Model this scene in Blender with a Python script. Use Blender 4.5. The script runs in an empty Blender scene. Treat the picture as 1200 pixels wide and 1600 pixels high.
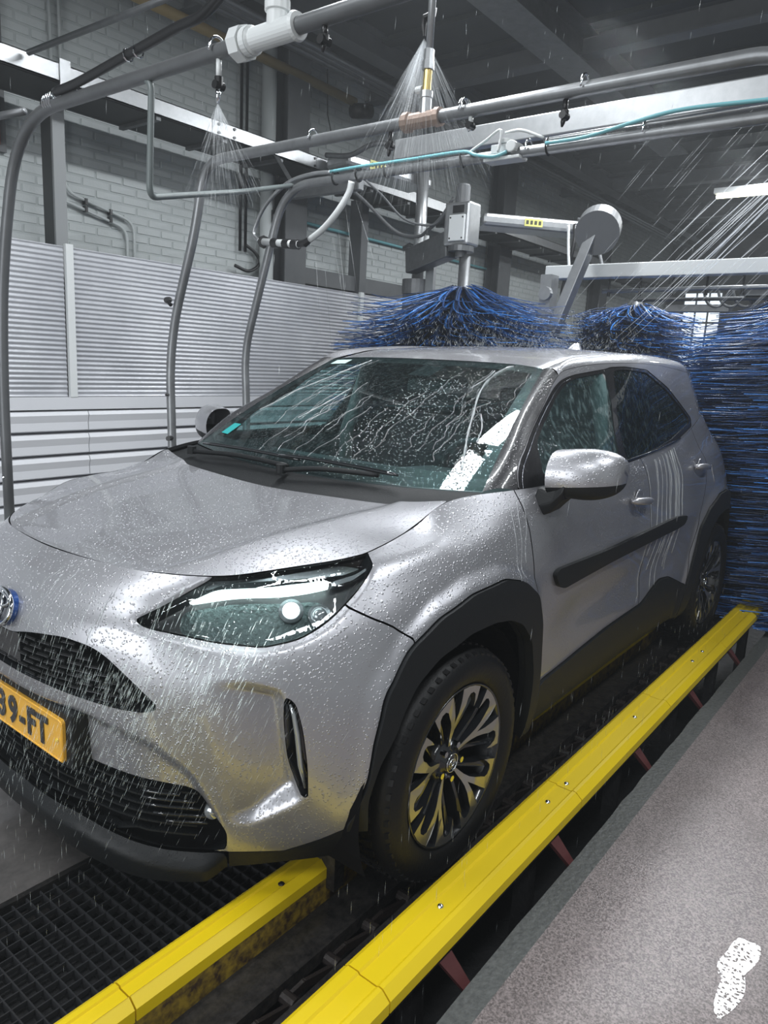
import bpy, bmesh, math, random
import numpy as np
from mathutils import Matrix, Vector
random.seed(7); RNG = np.random.RandomState(7)
SC = bpy.context.scene
# ------------------------------------------------------------------ camera, world, lights, exposure
cam = bpy.data.objects.new('camera', bpy.data.cameras.new('camera')); SC.collection.objects.link(cam); SC.camera = cam
cam.data.sensor_fit = 'VERTICAL'; cam.data.sensor_height = 36; cam.data.lens = 25.7745; cam.data.clip_end = 100
cam.matrix_world = Matrix.Translation(((1.63821711, 1.80909592, 1.43616675))) @ Matrix((((-.61839637,-.1264967,.7756188),(.7841906,-.16374675,.59852494),(.05129363,.97835862,.20045791)))).to_4x4()
SC.view_settings.view_transform = 'Standard'; SC.view_settings.look = 'None'; SC.view_settings.gamma = 1
SC.view_settings.use_curve_mapping = False; SC.view_settings.exposure = 0.0
SC.cycles.use_denoising = True; SC.cycles.use_adaptive_sampling = True; SC.cycles.adaptive_threshold = .03; SC.cycles.max_bounces = 6; SC.cycles.transparent_max_bounces = 24
SC.cycles.caustics_reflective = False; SC.cycles.caustics_refractive = False; SC.cycles.sample_clamp_indirect = 4
world = bpy.data.worlds.new('world'); SC.world = world; world.use_nodes = True
world.node_tree.nodes['Background'].inputs[0].default_value = (.62, .68, .76, 1); world.node_tree.nodes['Background'].inputs[1].default_value = .35
wv_ = world.node_tree.nodes.new('ShaderNodeVolumeScatter'); wv_.inputs['Color'].default_value = (.86, .9, .93, 1); wv_.inputs['Density'].default_value = .006; wv_.inputs['Anisotropy'].default_value = .2
world.node_tree.links.new(wv_.outputs[0], world.node_tree.nodes['World Output'].inputs['Volume'])          # thin water mist filling the wash hall
def area(name, loc, target, size, energy, col=(1, 1, 1), sy=None):
    l = bpy.data.lights.new(name, 'AREA'); l.energy = energy; l.color = col; l.size = size
    if sy: l.shape = 'RECTANGLE'; l.size_y = sy
    o = bpy.data.objects.new(name, l); SC.collection.objects.link(o); o.location = loc
    o.rotation_euler = (Vector(target)-Vector(loc)).to_track_quat('-Z', 'Y').to_euler(); return o
COOL = (.93, .97, 1.0)
for i, (x, y, e) in enumerate([(2.2, -.55, 80), (-1.0, -.55, 95), (-4.2, -.45, 90), (-7.4, -.45, 70), (2.2, 2.6, 70), (-1.0, 2.7, 75), (-4.8, 1.05, 85), (-9.5, 1.0, 80)]):
    area('fluorescent_light', (x, y, 3.72), (x, y, 0), 1.9, e, COOL, .25)
area('entrance_daylight', (6.4, .5, 1.75), (0, -.3, 1.1), 4.0, 210, (.92, .96, 1), 3.0)

# ------------------------------------------------------------------ helpers
MATS = {}
def nt(name):
    m = bpy.data.materials.new(name); m.use_nodes = True; MATS[name] = m
    t = m.node_tree; return m, t, t.nodes['Principled BSDF']
def setp(b, **k):
    for a, v in k.items():
        a = {'base': 'Base Color', 'rough': 'Roughness', 'metal': 'Metallic', 'coat': 'Coat Weight', 'coatr': 'Coat Roughness', 'ior': 'IOR', 'trans': 'Transmission Weight', 'alpha': 'Alpha', 'emis': 'Emission Color', 'emstr': 'Emission Strength', 'spec': 'Specular IOR Level', 'sheen': 'Sheen Weight'}[a]
        b.inputs[a].default_value = tuple(v)+(1,) if isinstance(v, (tuple, list)) and len(v) == 3 else v
def mat(name, base, rough=.5, metal=0, noise=None, bump=None, rvar=None, **k):
    """noise=(scale, amount, second colour) mottles the base colour; bump=(scale, strength[, distance]); rvar=(scale, lo, hi) varies roughness"""
    m, t, b = nt(name); setp(b, base=base, rough=rough, metal=metal, **k)
    N, L = t.nodes, t.links
    tc = N.new('ShaderNodeTexCoord')
    if noise:
        n = N.new('ShaderNodeTexNoise'); n.inputs['Scale'].default_value = noise[0]; n.inputs['Detail'].default_value = 8; n.inputs['Roughness'].default_value = .65
        L.new(tc.outputs['Object'], n.inputs['Vector'])
        r = N.new('ShaderNodeValToRGB'); r.color_ramp.elements[0].position = .5-noise[1]; r.color_ramp.elements[1].position = .5+noise[1]
        r.color_ramp.elements[0].color = (*base, 1); r.color_ramp.elements[1].color = (*noise[2], 1)
        L.new(n.outputs[0], r.inputs[0]); L.new(r.outputs[0], b.inputs['Base Color'])
    if rvar:
        n = N.new('ShaderNodeTexNoise'); n.inputs['Scale'].default_value = rvar[0]; n.inputs['Detail'].default_value = 4
        L.new(tc.outputs['Object'], n.inputs['Vector'])
        r = N.new('ShaderNodeMapRange'); r.inputs[1].default_value = .4; r.inputs[2].default_value = .6; r.inputs[3].default_value = rvar[1]; r.inputs[4].default_value = rvar[2]
        L.new(n.outputs[0], r.inputs[0]); L.new(r.outputs[0], b.inputs['Roughness'])
    if bump:
        n = N.new('ShaderNodeTexNoise'); n.inputs['Scale'].default_value = bump[0]; n.inputs['Detail'].default_value = 6
        L.new(tc.outputs['Object'], n.inputs['Vector'])
        u = N.new('ShaderNodeBump'); u.inputs['Strength'].default_value = bump[1]; u.inputs['Distance'].default_value = bump[2] if len(bump) > 2 else .005
        L.new(n.outputs[0], u.inputs['Height']); L.new(u.outputs[0], b.inputs['Normal'])
    return m
def drops(m, scale=130, strength=.6, dist=.002, size=.33):
    """beaded water: rounded bumps where voronoi cells sit, thinned by noise"""
    t = m.node_tree; N, L = t.nodes, t.links; b = N['Principled BSDF']
    g = N.new('ShaderNodeNewGeometry')
    hs = []
    for s, k in ((scale, size), (scale*.45, size*.72)):
        v = N.new('ShaderNodeTexVoronoi'); v.inputs['Scale'].default_value = s; v.inputs['Randomness'].default_value = 1
        L.new(g.outputs['Position'], v.inputs['Vector'])
        q = N.new('ShaderNodeMapRange'); q.inputs[1].default_value = k; q.inputs[2].default_value = k*.3; q.inputs[3].default_value = 0; q.inputs[4].default_value = 1; q.interpolation_type = 'SMOOTHERSTEP'
        L.new(v.outputs['Distance'], q.inputs[0]); hs.append(q)
    a = N.new('ShaderNodeMath'); a.operation = 'MAXIMUM'; L.new(hs[0].outputs[0], a.inputs[0]); L.new(hs[1].outputs[0], a.inputs[1])
    n = N.new('ShaderNodeTexNoise'); n.inputs['Scale'].default_value = 5; L.new(g.outputs['Position'], n.inputs['Vector'])
    q = N.new('ShaderNodeMapRange'); q.inputs[1].default_value = .35; q.inputs[2].default_value = .62; q.inputs[3].default_value = .25; q.inputs[4].default_value = 1
    L.new(n.outputs[0], q.inputs[0])
    c0 = N.new('ShaderNodeMath'); c0.operation = 'MULTIPLY'; L.new(a.outputs[0], c0.inputs[0]); L.new(q.outputs[0], c0.inputs[1])
    sx = N.new('ShaderNodeSeparateXYZ'); L.new(g.outputs['True Normal'], sx.inputs[0])
    q2 = N.new('ShaderNodeMapRange'); q2.inputs[1].default_value = .2; q2.inputs[2].default_value = .9; q2.inputs[3].default_value = .45; q2.inputs[4].default_value = 1.5; L.new(sx.outputs[2], q2.inputs[0])
    c = N.new('ShaderNodeMath'); c.operation = 'MULTIPLY'; L.new(c0.outputs[0], c.inputs[0]); L.new(q2.outputs[0], c.inputs[1])
    u = N.new('ShaderNodeBump'); u.inputs['Strength'].default_value = strength; u.inputs['Distance'].default_value = dist
    L.new(c.outputs[0], u.inputs['Height'])
    L.new(u.outputs[0], b.inputs['Coat Normal']); L.new(u.outputs[0], b.inputs['Normal'])
    return m
def paint(name, base, rough, metal, dr=True, **k):
    m = mat(name, base, rough, metal, coat=1.0, coatr=.04, **k)
    return drops(m, **DROP) if dr else m
DROP = dict(scale=120, strength=.55, dist=.0025)
rail_dummy = None
def thin_glass(name, tint, rough=.02, refl=1.0, wet=True, haze=0):
    m = bpy.data.materials.new(name); m.use_nodes = True; MATS[name] = m; t = m.node_tree; N, L = t.nodes, t.links
    N.remove(N['Principled BSDF']); out = N['Material Output']
    tr = N.new('ShaderNodeBsdfTransparent'); tr.inputs[0].default_value = (*tint, 1)
    gl = N.new('ShaderNodeBsdfGlossy'); gl.inputs['Roughness'].default_value = rough; gl.inputs[0].default_value = (refl, refl, refl, 1)
    fr = N.new('ShaderNodeFresnel'); gb = N.new('ShaderNodeNewGeometry'); qi = N.new('ShaderNodeMapRange'); qi.inputs[3].default_value = 1.52; qi.inputs[4].default_value = 1/1.52; L.new(gb.outputs['Backfacing'], qi.inputs[0]); L.new(qi.outputs[0], fr.inputs[0])
    last = tr
    if haze:
        df = N.new('ShaderNodeBsdfDiffuse'); df.inputs[0].default_value = (.36, .52, .53, 1); mm = N.new('ShaderNodeMixShader')
        no = N.new('ShaderNodeTexNoise'); no.inputs['Scale'].default_value = 60; no.inputs['Detail'].default_value = 5
        mp = N.new('ShaderNodeMapping'); mp.inputs['Scale'].default_value = (1, 1, .25); g0 = N.new('ShaderNodeNewGeometry')
        L.new(g0.outputs['Position'], mp.inputs[0]); L.new(mp.outputs[0], no.inputs['Vector'])
        q = N.new('ShaderNodeMapRange'); q.inputs[1].default_value = .5; q.inputs[2].default_value = .75; q.inputs[3].default_value = haze*.3; q.inputs[4].default_value = haze*2
        L.new(no.outputs[0], q.inputs[0]); L.new(q.outputs[0], mm.inputs[0]); L.new(tr.outputs[0], mm.inputs[1]); L.new(df.outputs[0], mm.inputs[2]); last = mm
    mx = N.new('ShaderNodeMixShader'); L.new(fr.outputs[0], mx.inputs[0]); L.new(last.outputs[0], mx.inputs[1]); L.new(gl.outputs[0], mx.inputs[2])
    if wet:
        g = N.new('ShaderNodeNewGeometry'); v = N.new('ShaderNodeTexVoronoi'); v.inputs['Scale'].default_value = 110
        mp = N.new('ShaderNodeMapping'); mp.inputs['Scale'].default_value = (1, 1, .45)
        L.new(g.outputs['Position'], mp.inputs[0]); L.new(mp.outputs[0], v.inputs['Vector'])
        q = N.new('ShaderNodeMapRange'); q.inputs[1].default_value = .4; q.inputs[2].default_value = .1; q.inputs[3].default_value = 0; q.inputs[4].default_value = 1
        L.new(v.outputs['Distance'], q.inputs[0])
        u = N.new('ShaderNodeBump'); u.inputs['Strength'].default_value = .5; u.inputs['Distance'].default_value = .002
        L.new(q.outputs[0], u.inputs['Height']); L.new(u.outputs[0], gl.inputs['Normal']); L.new(u.outputs[0], fr.inputs['Normal'])
    L.new(mx.outputs[0], out.inputs[0]); return m
def emit(name, col, s):
    m, t, b = nt(name); setp(b, base=(.8, .8, .8), emis=col, emstr=s); return m

WORLD = {}       # world position of every object's origin
COL = SC.collection
def place(o, parent, loc):
    o.parent = parent
    pl = WORLD[parent.name] if parent else (0, 0, 0)
    o.location = Vector(loc)-Vector(pl); WORLD[o.name] = tuple(loc)
def raw(name, V, F, mats, parent=None, origin=None, smooth=False, mi=None, sharp=None, kind=None):
    V = np.asarray(V, float).reshape(-1, 3)
    if origin is None:
        lo, hi = V.min(0), V.max(0); origin = ((lo[0]+hi[0])/2, (lo[1]+hi[1])/2, (lo[2]+hi[2])/2 if parent else lo[2])
    me = bpy.data.meshes.new(name); me.from_pydata((V-np.array(origin)).tolist(), [], [tuple(int(i) for i in f) for f in F])
    for m in (mats if isinstance(mats, (list, tuple)) else [mats]): me.materials.append(MATS[m] if isinstance(m, str) else m)
    if smooth: me.polygons.foreach_set('use_smooth', [True]*len(me.polygons))
    if mi is not None: me.polygons.foreach_set('material_index', [int(i) for i in mi])
    me.update()
    o = bpy.data.objects.new(name, me); COL.objects.link(o); place(o, parent, origin)
    if smooth == 'angle': 
        at = me.attributes.new('sharp_edge', 'BOOLEAN', 'EDGE'); bm = bmesh.new(); bm.from_mesh(me)
        vals = [len(e.link_faces) != 2 or e.calc_face_angle(0) > .6 for e in bm.edges]; bm.free(); at.data.foreach_set('value', vals)
    if kind: o['kind'] = kind
    return o
def empty(name, loc, label=None, cat=None, group=None, parent=None):
    o = bpy.data.objects.new(name, None); COL.objects.link(o); place(o, parent, loc); o.empty_display_size = .1
    return tag(o, label, cat, group)
def tag(o, label=None, cat=None, group=None, kind=None):
    if label: o['label'] = label
    if cat: o['category'] = cat
    if group: o['group'] = group
    if kind: o['kind'] = kind
    return o
class MB:
    """collects simple solids into one mesh"""
    def __init__(s): s.V = []; s.F = []; s.M = []
    def add(s, V, F, m=0):
        k = len(s.V); s.V += [tuple(v) for v in V]; s.F += [tuple(i+k for i in f) for f in F]; s.M += [m]*len(F); return s
    def box(s, lo, hi, m=0):
        (a, b, c), (d, e, f) = lo, hi
        V = [(a,b,c),(d,b,c),(d,e,c),(a,e,c),(a,b,f),(d,b,f),(d,e,f),(a,e,f)]
        return s.add(V, [(0,3,2,1),(4,5,6,7),(0,1,5,4),(1,2,6,5),(2,3,7,6),(3,0,4,7)], m)
    def bar(s, p, q, w, h, m=0, up=(0, 0, 1)):
        p, q = Vector(p), Vector(q); d = (q-p).normalized(); u = Vector(up)
        if abs(d.dot(u)) > .98: u = Vector((1, 0, 0))
        r = d.cross(u).normalized(); u = r.cross(d)
        V = []
        for e in (p, q):
            for a, b in ((-1,-1),(1,-1),(1,1),(-1,1)): V.append(tuple(e+r*a*w/2+u*b*h/2))
        return s.add(V, [(0,1,2,3),(7,6,5,4),(0,4,5,1),(1,5,6,2),(2,6,7,3),(3,7,4,0)], m)
    def tube(s, pts, r, n=10, m=0, cap=True):
        P = [Vector(p) for p in pts]; R = r if isinstance(r, (list, tuple)) else [r]*len(P)
        T = [(P[min(i+1, len(P)-1)]-P[max(i-1, 0)]).normalized() for i in range(len(P))]
        up = Vector((0, 0, 1)) if abs(T[0].z) < .9 else Vector((1, 0, 0)); a = T[0].cross(up).normalized(); V = []
        for i, p in enumerate(P):
            a = (a-T[i]*a.dot(T[i])).normalized(); b = T[i].cross(a)
            for k in range(n):
                th = 2*math.pi*k/n; V.append(tuple(p+(a*math.cos(th)+b*math.sin(th))*R[i]))
        F = [(i*n+k, i*n+(k+1) % n, (i+1)*n+(k+1) % n, (i+1)*n+k) for i in range(len(P)-1) for k in range(n)]
        if cap: F += [tuple(range(n-1, -1, -1)), tuple((len(P)-1)*n+k for k in range(n))]
        return s.add(V, F, m)
    def cyl(s, p, q, r, n=16, m=0): return s.tube([p, q], r, n, m)
    def lathe(s, prof, c, ax='y', n=32, m=0, sgn=1):
        """prof: (radius, along axis) pairs"""
        V = []
        for k in range(n):
            th = 2*math.pi*k/n; cs, sn = math.cos(th), math.sin(th)
            for r, a in prof:
                V.append({'y': (c[0]+r*cs, c[1]+a, c[2]+r*sn), 'z': (c[0]+r*cs, c[1]+r*sn, c[2]+a), 'x': (c[0]+a, c[1]+r*cs, c[2]+r*sn)}[ax])
        L = len(prof); F = [(k*L+i, k*L+i+1, ((k+1) % n)*L+i+1, ((k+1) % n)*L+i) for k in range(n) for i in range(L-1)]
        return s.add(V, F, m)
    def prism(s, poly, f0, f1, m=0, mside=None):
        """poly of 2-D points mapped by f0 (front) and f1 (back) to 3-D"""
        n = len(poly); V = [f0(*p) for p in poly]+[f1(*p) for p in poly]
        k = len(s.V); s.add(V, [tuple(range(n)), tuple(range(2*n-1, n-1, -1))], m)
        s.F += [tuple(j+k for j in (i, i+n, (i+1) % n+n, (i+1) % n)) for i in range(n)]; s.M += [m if mside is None else mside]*n
        return s
    def build(s, name, mats, parent=None, smooth=False, origin=None, kind=None, fixn=True):
        o = raw(name, s.V, s.F, mats, parent, origin, smooth, s.M, kind=kind)
        if fixn:
            bm = bmesh.new(); bm.from_mesh(o.data); bmesh.ops.recalc_face_normals(bm, faces=bm.faces); bm.to_mesh(o.data); bm.free()
        return o
def bevel(o, w=.003, seg=2):
    m = o.modifiers.new('bevel', 'BEVEL'); m.width = w; m.segments = seg; m.limit_method = 'ANGLE'; return o
def bend(pts, r=.1, k=7):
    """polyline with rounded corners"""
    P = [Vector(p) for p in pts]; out = [P[0]]
    for i in range(1, len(P)-1):
        a, b, c = P[i-1], P[i], P[i+1]; q = min(r, (a-b).length*.49, (c-b).length*.49)
        p, n = b+(a-b).normalized()*q, b+(c-b).normalized()*q
        for j in range(k+1):
            t = j/k; out.append(p*(1-t)**2+b*2*t*(1-t)+n*t*t)
    return out+[P[-1]]
def spline(pts, k=8):
    return [Vector(v) for v in catmull(np.array(pts, float), np.linspace(0, len(pts)-1, (len(pts)-1)*k+1))]
def dup(o, loc, parent=None, src_parent=None):
    c = o.copy(); COL.objects.link(c)
    if parent is None: c.parent = None; c.location = loc; WORLD[c.name] = tuple(loc)
    else: c.parent = parent; WORLD[c.name] = tuple(Vector(WORLD[parent.name])+o.location)
    for ch in list(o.children): dup(ch, None, c)
    return c

# ---------------------------------------------------------------- car surfaces (car frame: x forward, y left, z up; z=0 tyre contact)
def catmull(P, t, axis=0):
    P = np.asarray(P, float); P = np.moveaxis(P, axis, 0); n = len(P)
    t = np.clip(t, 0, n-1-1e-9); i = t.astype(int); f = (t-i)
    ext = np.concatenate([(2*P[0]-P[1])[None], P, (2*P[-1]-P[-2])[None]])
    p0, p1, p2, p3 = ext[i], ext[i+1], ext[i+2], ext[i+3]
    sh = (-1,)+(1,)*(P.ndim-1); f = f.reshape(sh)
    r = .5*((2*p1)+(-p0+p2)*f+(2*p0-5*p1+4*p2-p3)*f**2+(-p0+3*p1-3*p2+p3)*f**3)
    return np.moveaxis(r, 0, axis)
def _row(z, s): return [(a, b, z if c is None else c) for a, b, c in s]
N = None
# lower body wrap, rows from the sill up to the hood / belt line, columns from the nose centre round the side to the tail
WR = [
 _row(.185, [(.74,0,N),(.735,.2,N),(.69,.4,N),(.585,.54,N),(.47,.64,N),(.36,.72,N),(.26,.755,N),(.1,.77,N),(-.1,.77,N),(-.5,.765,N),(-1.0,.76,N),(-1.6,.76,N),(-2.1,.765,N),(-2.55,.77,N),(-2.9,.74,N),(-3.1,.66,N),(-3.2,.4,N),(-3.23,0,N)]),
 _row(.29, [(.815,0,N),(.805,.2,N),(.745,.405,N),(.615,.565,N),(.50,.68,N),(.40,.775,N),(.30,.825,N),(.12,.835,N),(-.1,.835,N),(-.5,.825,N),(-1.0,.82,N),(-1.6,.82,N),(-2.1,.835,N),(-2.55,.84,N),(-2.9,.80,N),(-3.13,.70,N),(-3.24,.42,N),(-3.28,0,N)]),
 _row(.44, [(.83,0,N),(.815,.2,N),(.75,.415,N),(.63,.58,N),(.53,.70,N),(.43,.79,N),(.32,.845,N),(.13,.86,N),(-.1,.862,N),(-.5,.845,N),(-1.0,.835,N),(-1.6,.838,N),(-2.1,.86,N),(-2.55,.868,N),(-2.9,.82,N),(-3.15,.72,N),(-3.27,.44,N),(-3.31,0,N)]),
 _row(.58, [(.84,0,N),(.825,.2,N),(.755,.415,N),(.64,.585,N),(.54,.705,N),(.44,.79,N),(.32,.845,N),(.13,.865,N),(-.1,.868,N),(-.5,.848,N),(-1.0,.838,N),(-1.6,.842,N),(-2.1,.866,N),(-2.55,.872,N),(-2.9,.82,N),(-3.15,.72,N),(-3.26,.44,N),(-3.30,0,N)]),
 _row(.70, [(.848,0,N),(.832,.2,N),(.755,.41,N),(.64,.575,N),(.535,.69,N),(.43,.775,N),(.315,.828,N),(.12,.855,N),(-.1,.86,N),(-.5,.85,N),(-1.0,.845,N),(-1.6,.85,N),(-2.1,.866,N),(-2.55,.865,N),(-2.9,.81,N),(-3.13,.71,N),(-3.22,.44,N),(-3.25,0,N)]),
 _row(.80, [(.825,0,N),(.81,.2,N),(.74,.40,N),(.60,.565,.79),(.50,.675,.79),(.395,.76,.80),(.285,.81,.81),(.10,.835,.82),(-.1,.845,.82),(-.5,.848,.82),(-1.0,.85,.83),(-1.6,.855,.84),(-2.1,.862,.85),(-2.55,.85,.86),(-2.88,.80,.87),(-3.08,.70,.88),(-3.16,.44,.9),(-3.18,0,.9)]),
 _row(.87, [(.772,0,.865),(.757,.19,.865),(.70,.38,.865),(.565,.52,.865),(.455,.64,.87),(.352,.724,.88),(.25,.768,.895),(.08,.790,.915),(-.1,.80,.925),(-.5,.832,.94),(-1.0,.842,.95),(-1.6,.842,.97),(-2.1,.832,1.0),(-2.55,.80,1.03),(-2.85,.75,1.04),(-3.0,.66,1.04),(-3.08,.42,1.04),(-3.1,0,1.04)]),
 _row(.9, [(.735,0,.892),(.72,.185,.893),(.68,.366,.892),(.56,.505,.898),(.437,.61,.912),(.322,.70,.925),(.225,.735,.943),(.06,.748,.965),(-.12,.752,.985),(-.5,.81,1.02),(-1.0,.822,1.035),(-1.6,.818,1.06),(-2.05,.795,1.09),(-2.5,.76,1.12),(-2.78,.70,1.14),(-2.93,.60,1.15),(-3.0,.40,1.15),(-3.02,0,1.15)]),
 _row(.92, [(.70,0,.917),(.685,.18,.917),(.648,.352,.918),(.553,.496,.920),(.425,.588,.935),(.292,.676,.957),(.19,.688,.970),(.02,.668,.992),(-.15,.682,1.052),(-.5,.782,1.072),(-1.0,.797,1.083),(-1.6,.79,1.115),(-2.05,.765,1.155),(-2.45,.72,1.235),(-2.7,.66,1.24),(-2.85,.56,1.24),(-2.9,.38,1.24),(-2.92,0,1.24)]),
]
WN = np.array(WR, float)                       # rows x cols x 3
_mid = WN[4, :, :2]; SCOL = np.concatenate([[0], np.cumsum(np.linalg.norm(np.diff(_mid, axis=0), axis=1))])
def smooth(e0, e1, v):
    t = np.clip((v-e0)/(e1-e0), 0, 1); return t*t*(3-2*t)
_fl = np.array([1, -1, 1.])
WP = np.concatenate([WN[:, 1:2]*_fl, WN, WN[:, -2:-1]*_fl], axis=1)
def W_grid(us, vs):
    A = catmull(WP, np.asarray(vs, float), 0)
    A = catmull(A, np.asarray(us, float)+1, 1)
    s = np.interp(us, range(len(SCOL)), SCOL)
    return A, np.repeat(s[None], len(vs), 0)
def grid_normals(A):
    du = np.gradient(A, axis=1); dv = np.gradient(A, axis=0)
    n = np.cross(du, dv); return n/(np.linalg.norm(n, axis=2, keepdims=True)+1e-12)
def seg_sd(Q, poly, closed=True):
    """signed distance of 2-D points Q to polygon (positive inside)"""
    P = np.asarray(poly, float); E = np.roll(P, -1, 0)
    if not closed: P, E = P[:-1], E[:-1]
    best = np.full(len(Q), 1e9); ins = np.zeros(len(Q), bool)
    for a, b in zip(P, E):
        d = b-a; w = Q-a; t = np.clip((w@d)/(d@d+1e-15), 0, 1)
        dd = np.hypot(*(w-t[:, None]*d).T); best = np.minimum(best, dd)
        if closed:
            c = ((a[1] > Q[:, 1]) != (b[1] > Q[:, 1]))
            with np.errstate(divide='ignore', invalid='ignore'):
                xi = (b[0]-a[0])*(Q[:, 1]-a[1])/(b[1]-a[1])+a[0]
            ins ^= c & (Q[:, 0] < xi)
    return np.where(ins, best, -best) if closed else best
def rounded(poly, r=.02, k=4):
    P = np.asarray(poly, float); out = []
    for i in range(len(P)):
        a, b, c = P[i-1], P[i], P[(i+1) % len(P)]
        la, lc = np.linalg.norm(a-b), np.linalg.norm(c-b); q = min(r, la*.45, lc*.45)
        p, n = b+(a-b)/la*q, b+(c-b)/lc*q
        for j in range(k+1):
            t = j/k; out.append((1-t)**2*p+2*t*(1-t)*b+t*t*n)
    return np.array(out)
_T = WN[8]; _o = np.argsort(_T[:, 0]); _m = _T[_o][:, 0] < .1
_gx = np.concatenate([[-3.2], _T[_o][_m][3:, 0]]); _kT = _T[_o][_m][3:, 2]-1.07
_gb = _T[_o][_m][3:, 1]+.30*_kT+.20*_kT*np.abs(_kT); _gb = np.concatenate([[.40], _gb])
_gq = np.linspace(-3.2, 0, 129); _gv = np.interp(_gq, _gx, _gb)
for _ in range(3): _gv[1:-1] = (_gv[:-2]+_gv[1:-1]*2+_gv[2:])/4
def greenhouse_y(x, z):
    """half width of the glasshouse side at height z, meeting the belt line of the body"""
    x = np.asarray(x, float); k = np.asarray(z, float)-1.07
    return np.interp(x, _gq, _gv)-.30*k-.20*k*np.abs(k)-.066*smooth(-1.7, -.75, x)*smooth(-.02, .22, k)

# ------------------------------------------------------------------ materials
DROP = dict(scale=125, strength=.7, dist=.003, size=.34)
paint('paint', (.43, .43, .455), .38, .75)
paint('paint_plain', (.43, .43, .455), .38, .75, dr=False)
paint('pillar_paint', (.03, .03, .033), .4, .0)
drops(mat('cladding', (.0065, .0075, .0085), .55, coat=.05, coatr=.3, spec=.3), 150, .4, .0015, .3)
mat('black_gloss', (.012, .013, .015), .12, coat=1)
mat('black_gap', (.003, .003, .0035), .9, spec=.1); mat('grille_black', (.006, .0065, .007), .35, spec=.4)
mat('lamp_black', (.02, .022, .025), .3)
mat('pillar_black', (.02, .02, .022), .25, coat=.6)
mat('frit', (.012, .012, .014), .3)
mat('chrome', (.75, .77, .8), .08, 1); mat('dim_chrome', (.28, .29, .31), .2, 1); mat('lamp_chrome', (.22, .24, .25), .3, 1); mat('lamp_bowl', (.10, .13, .13), .3, .7, bump=(70, 1, .008)); mat('dim_metal', (.12, .12, .125), .4, .8)
mat('rim_silver', (.50, .49, .47), .28, .9); mat('rim_black', (.012, .013, .015), .25, coat=.8)
mat('rubber', (.0045, .0045, .005), .5, spec=.3, bump=(90, .3, .003))
mat('red_lens', (.25, .01, .01), .1, coat=1)
mat('badge_blue', (.01, .07, .30), .15, .4, coat=1); mat('badge_dark', (.01, .012, .02), .15, coat=1)
mat('plate_yellow', (.78, .42, .05), .4, coat=.4)
mat('sticker_white', (.45, .62, .60), .5); mat('sticker_teal', (.02, .30, .30), .5)
mat('cabin_dark', (.030, .036, .040), .6); mat('seat_cloth', (.022, .026, .030), .9); mat('cabin_light', (.16, .17, .17), .8)
mat('clear_lens', (.45, .48, .5), .08, .6, coat=1)
thin_glass('screen_glass', (.60, .80, .79), haze=.04); thin_glass('side_glass', (.55, .76, .76), haze=.20); thin_glass('dark_glass', (.05, .055, .06), haze=.06)
thin_glass('lamp_glass', (.88, .92, .92), wet=True)
emit('drl_emit', (.80, 1, .98), 3.2); emit('beam_emit', (.80, 1, .97), 7)
def veil(name, col, a, glossy=.3):
    m = bpy.data.materials.new(name); m.use_nodes = True; MATS[name] = m; t = m.node_tree; N, L = t.nodes, t.links; N.remove(N['Principled BSDF'])
    tr = N.new('ShaderNodeBsdfTransparent'); df = N.new('ShaderNodeBsdfTranslucent'); df.inputs[0].default_value = (*col, 1); d2 = N.new('ShaderNodeBsdfDiffuse'); d2.inputs[0].default_value = (*col, 1)
    gl = N.new('ShaderNodeBsdfGlossy'); gl.inputs['Roughness'].default_value = .25
    m1 = N.new('ShaderNodeMixShader'); m1.inputs[0].default_value = .5; L.new(df.outputs[0], m1.inputs[1]); L.new(d2.outputs[0], m1.inputs[2])
    m2 = N.new('ShaderNodeMixShader'); m2.inputs[0].default_value = glossy; L.new(m1.outputs[0], m2.inputs[1]); L.new(gl.outputs[0], m2.inputs[2])
    m3 = N.new('ShaderNodeMixShader'); m3.inputs[0].default_value = a; L.new(tr.outputs[0], m3.inputs[1]); L.new(m2.outputs[0], m3.inputs[2]); L.new(m3.outputs[0], N['Material Output'].inputs[0]); return m
veil('water_white', (.8, .84, .86), .55); veil('spray', (.85, .88, .9), .11, .15); veil('drop', (.9, .95, .96), .32)
mat('rail_yellow', (.80, .58, .004), .45, coat=.1)
mat('wall_white', (.50, .53, .53), .55, noise=(3, .25, (.40, .43, .43)), bump=(60, .25, .004))
mat('mortar', (.40, .43, .43), .8)
mat('deck_grey', (.036, .040, .042), .7, noise=(2, .2, (.022, .026, .027)))
mat('floor_epoxy', (.105, .089, .086), .35, noise=(190, .10, (.30, .255, .25)), rvar=(1.3, .06, .6), bump=(220, .5, .0025))
mat('floor_wet', (.085, .080, .078), .3, noise=(30, .2, (.13, .12, .115)), rvar=(2.5, .06, .4), bump=(60, .15, .002))
mat('kerb', (.070, .075, .075), .5, noise=(60, .2, (.13, .135, .13)), bump=(80, .6, .006))
mat('pit_black', (.008, .008, .009), .6, bump=(15, .5, .02))
mat('wet_steel', (.012, .012, .0135), .3, .5, noise=(40, .2, (.06, .055, .052)), bump=(60, .5, .003))
mat('grating_steel', (.045, .046, .050), .35, .5)
mat('maroon_steel', (.10, .028, .028), .5)
mat('rusty_yellow', (.32, .22, .03), .5, noise=(30, .12, (.05, .03, .02)))
mat('rust', (.014, .010, .009), .5, .3, bump=(50, .6, .004))
mat('galv', (.42, .43, .44), .36, .75, noise=(25, .25, (.33, .34, .35)))
mat('galv_dark', (.16, .165, .17), .42, .6, noise=(15, .25, (.10, .105, .11)))
mat('pipe_grey', (.17, .175, .18), .42, .6, noise=(10, .25, (.13, .135, .14)))
mat('pipe_bright', (.30, .31, .32), .38, .7, noise=(12, .25, (.2, .205, .21)))
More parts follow.
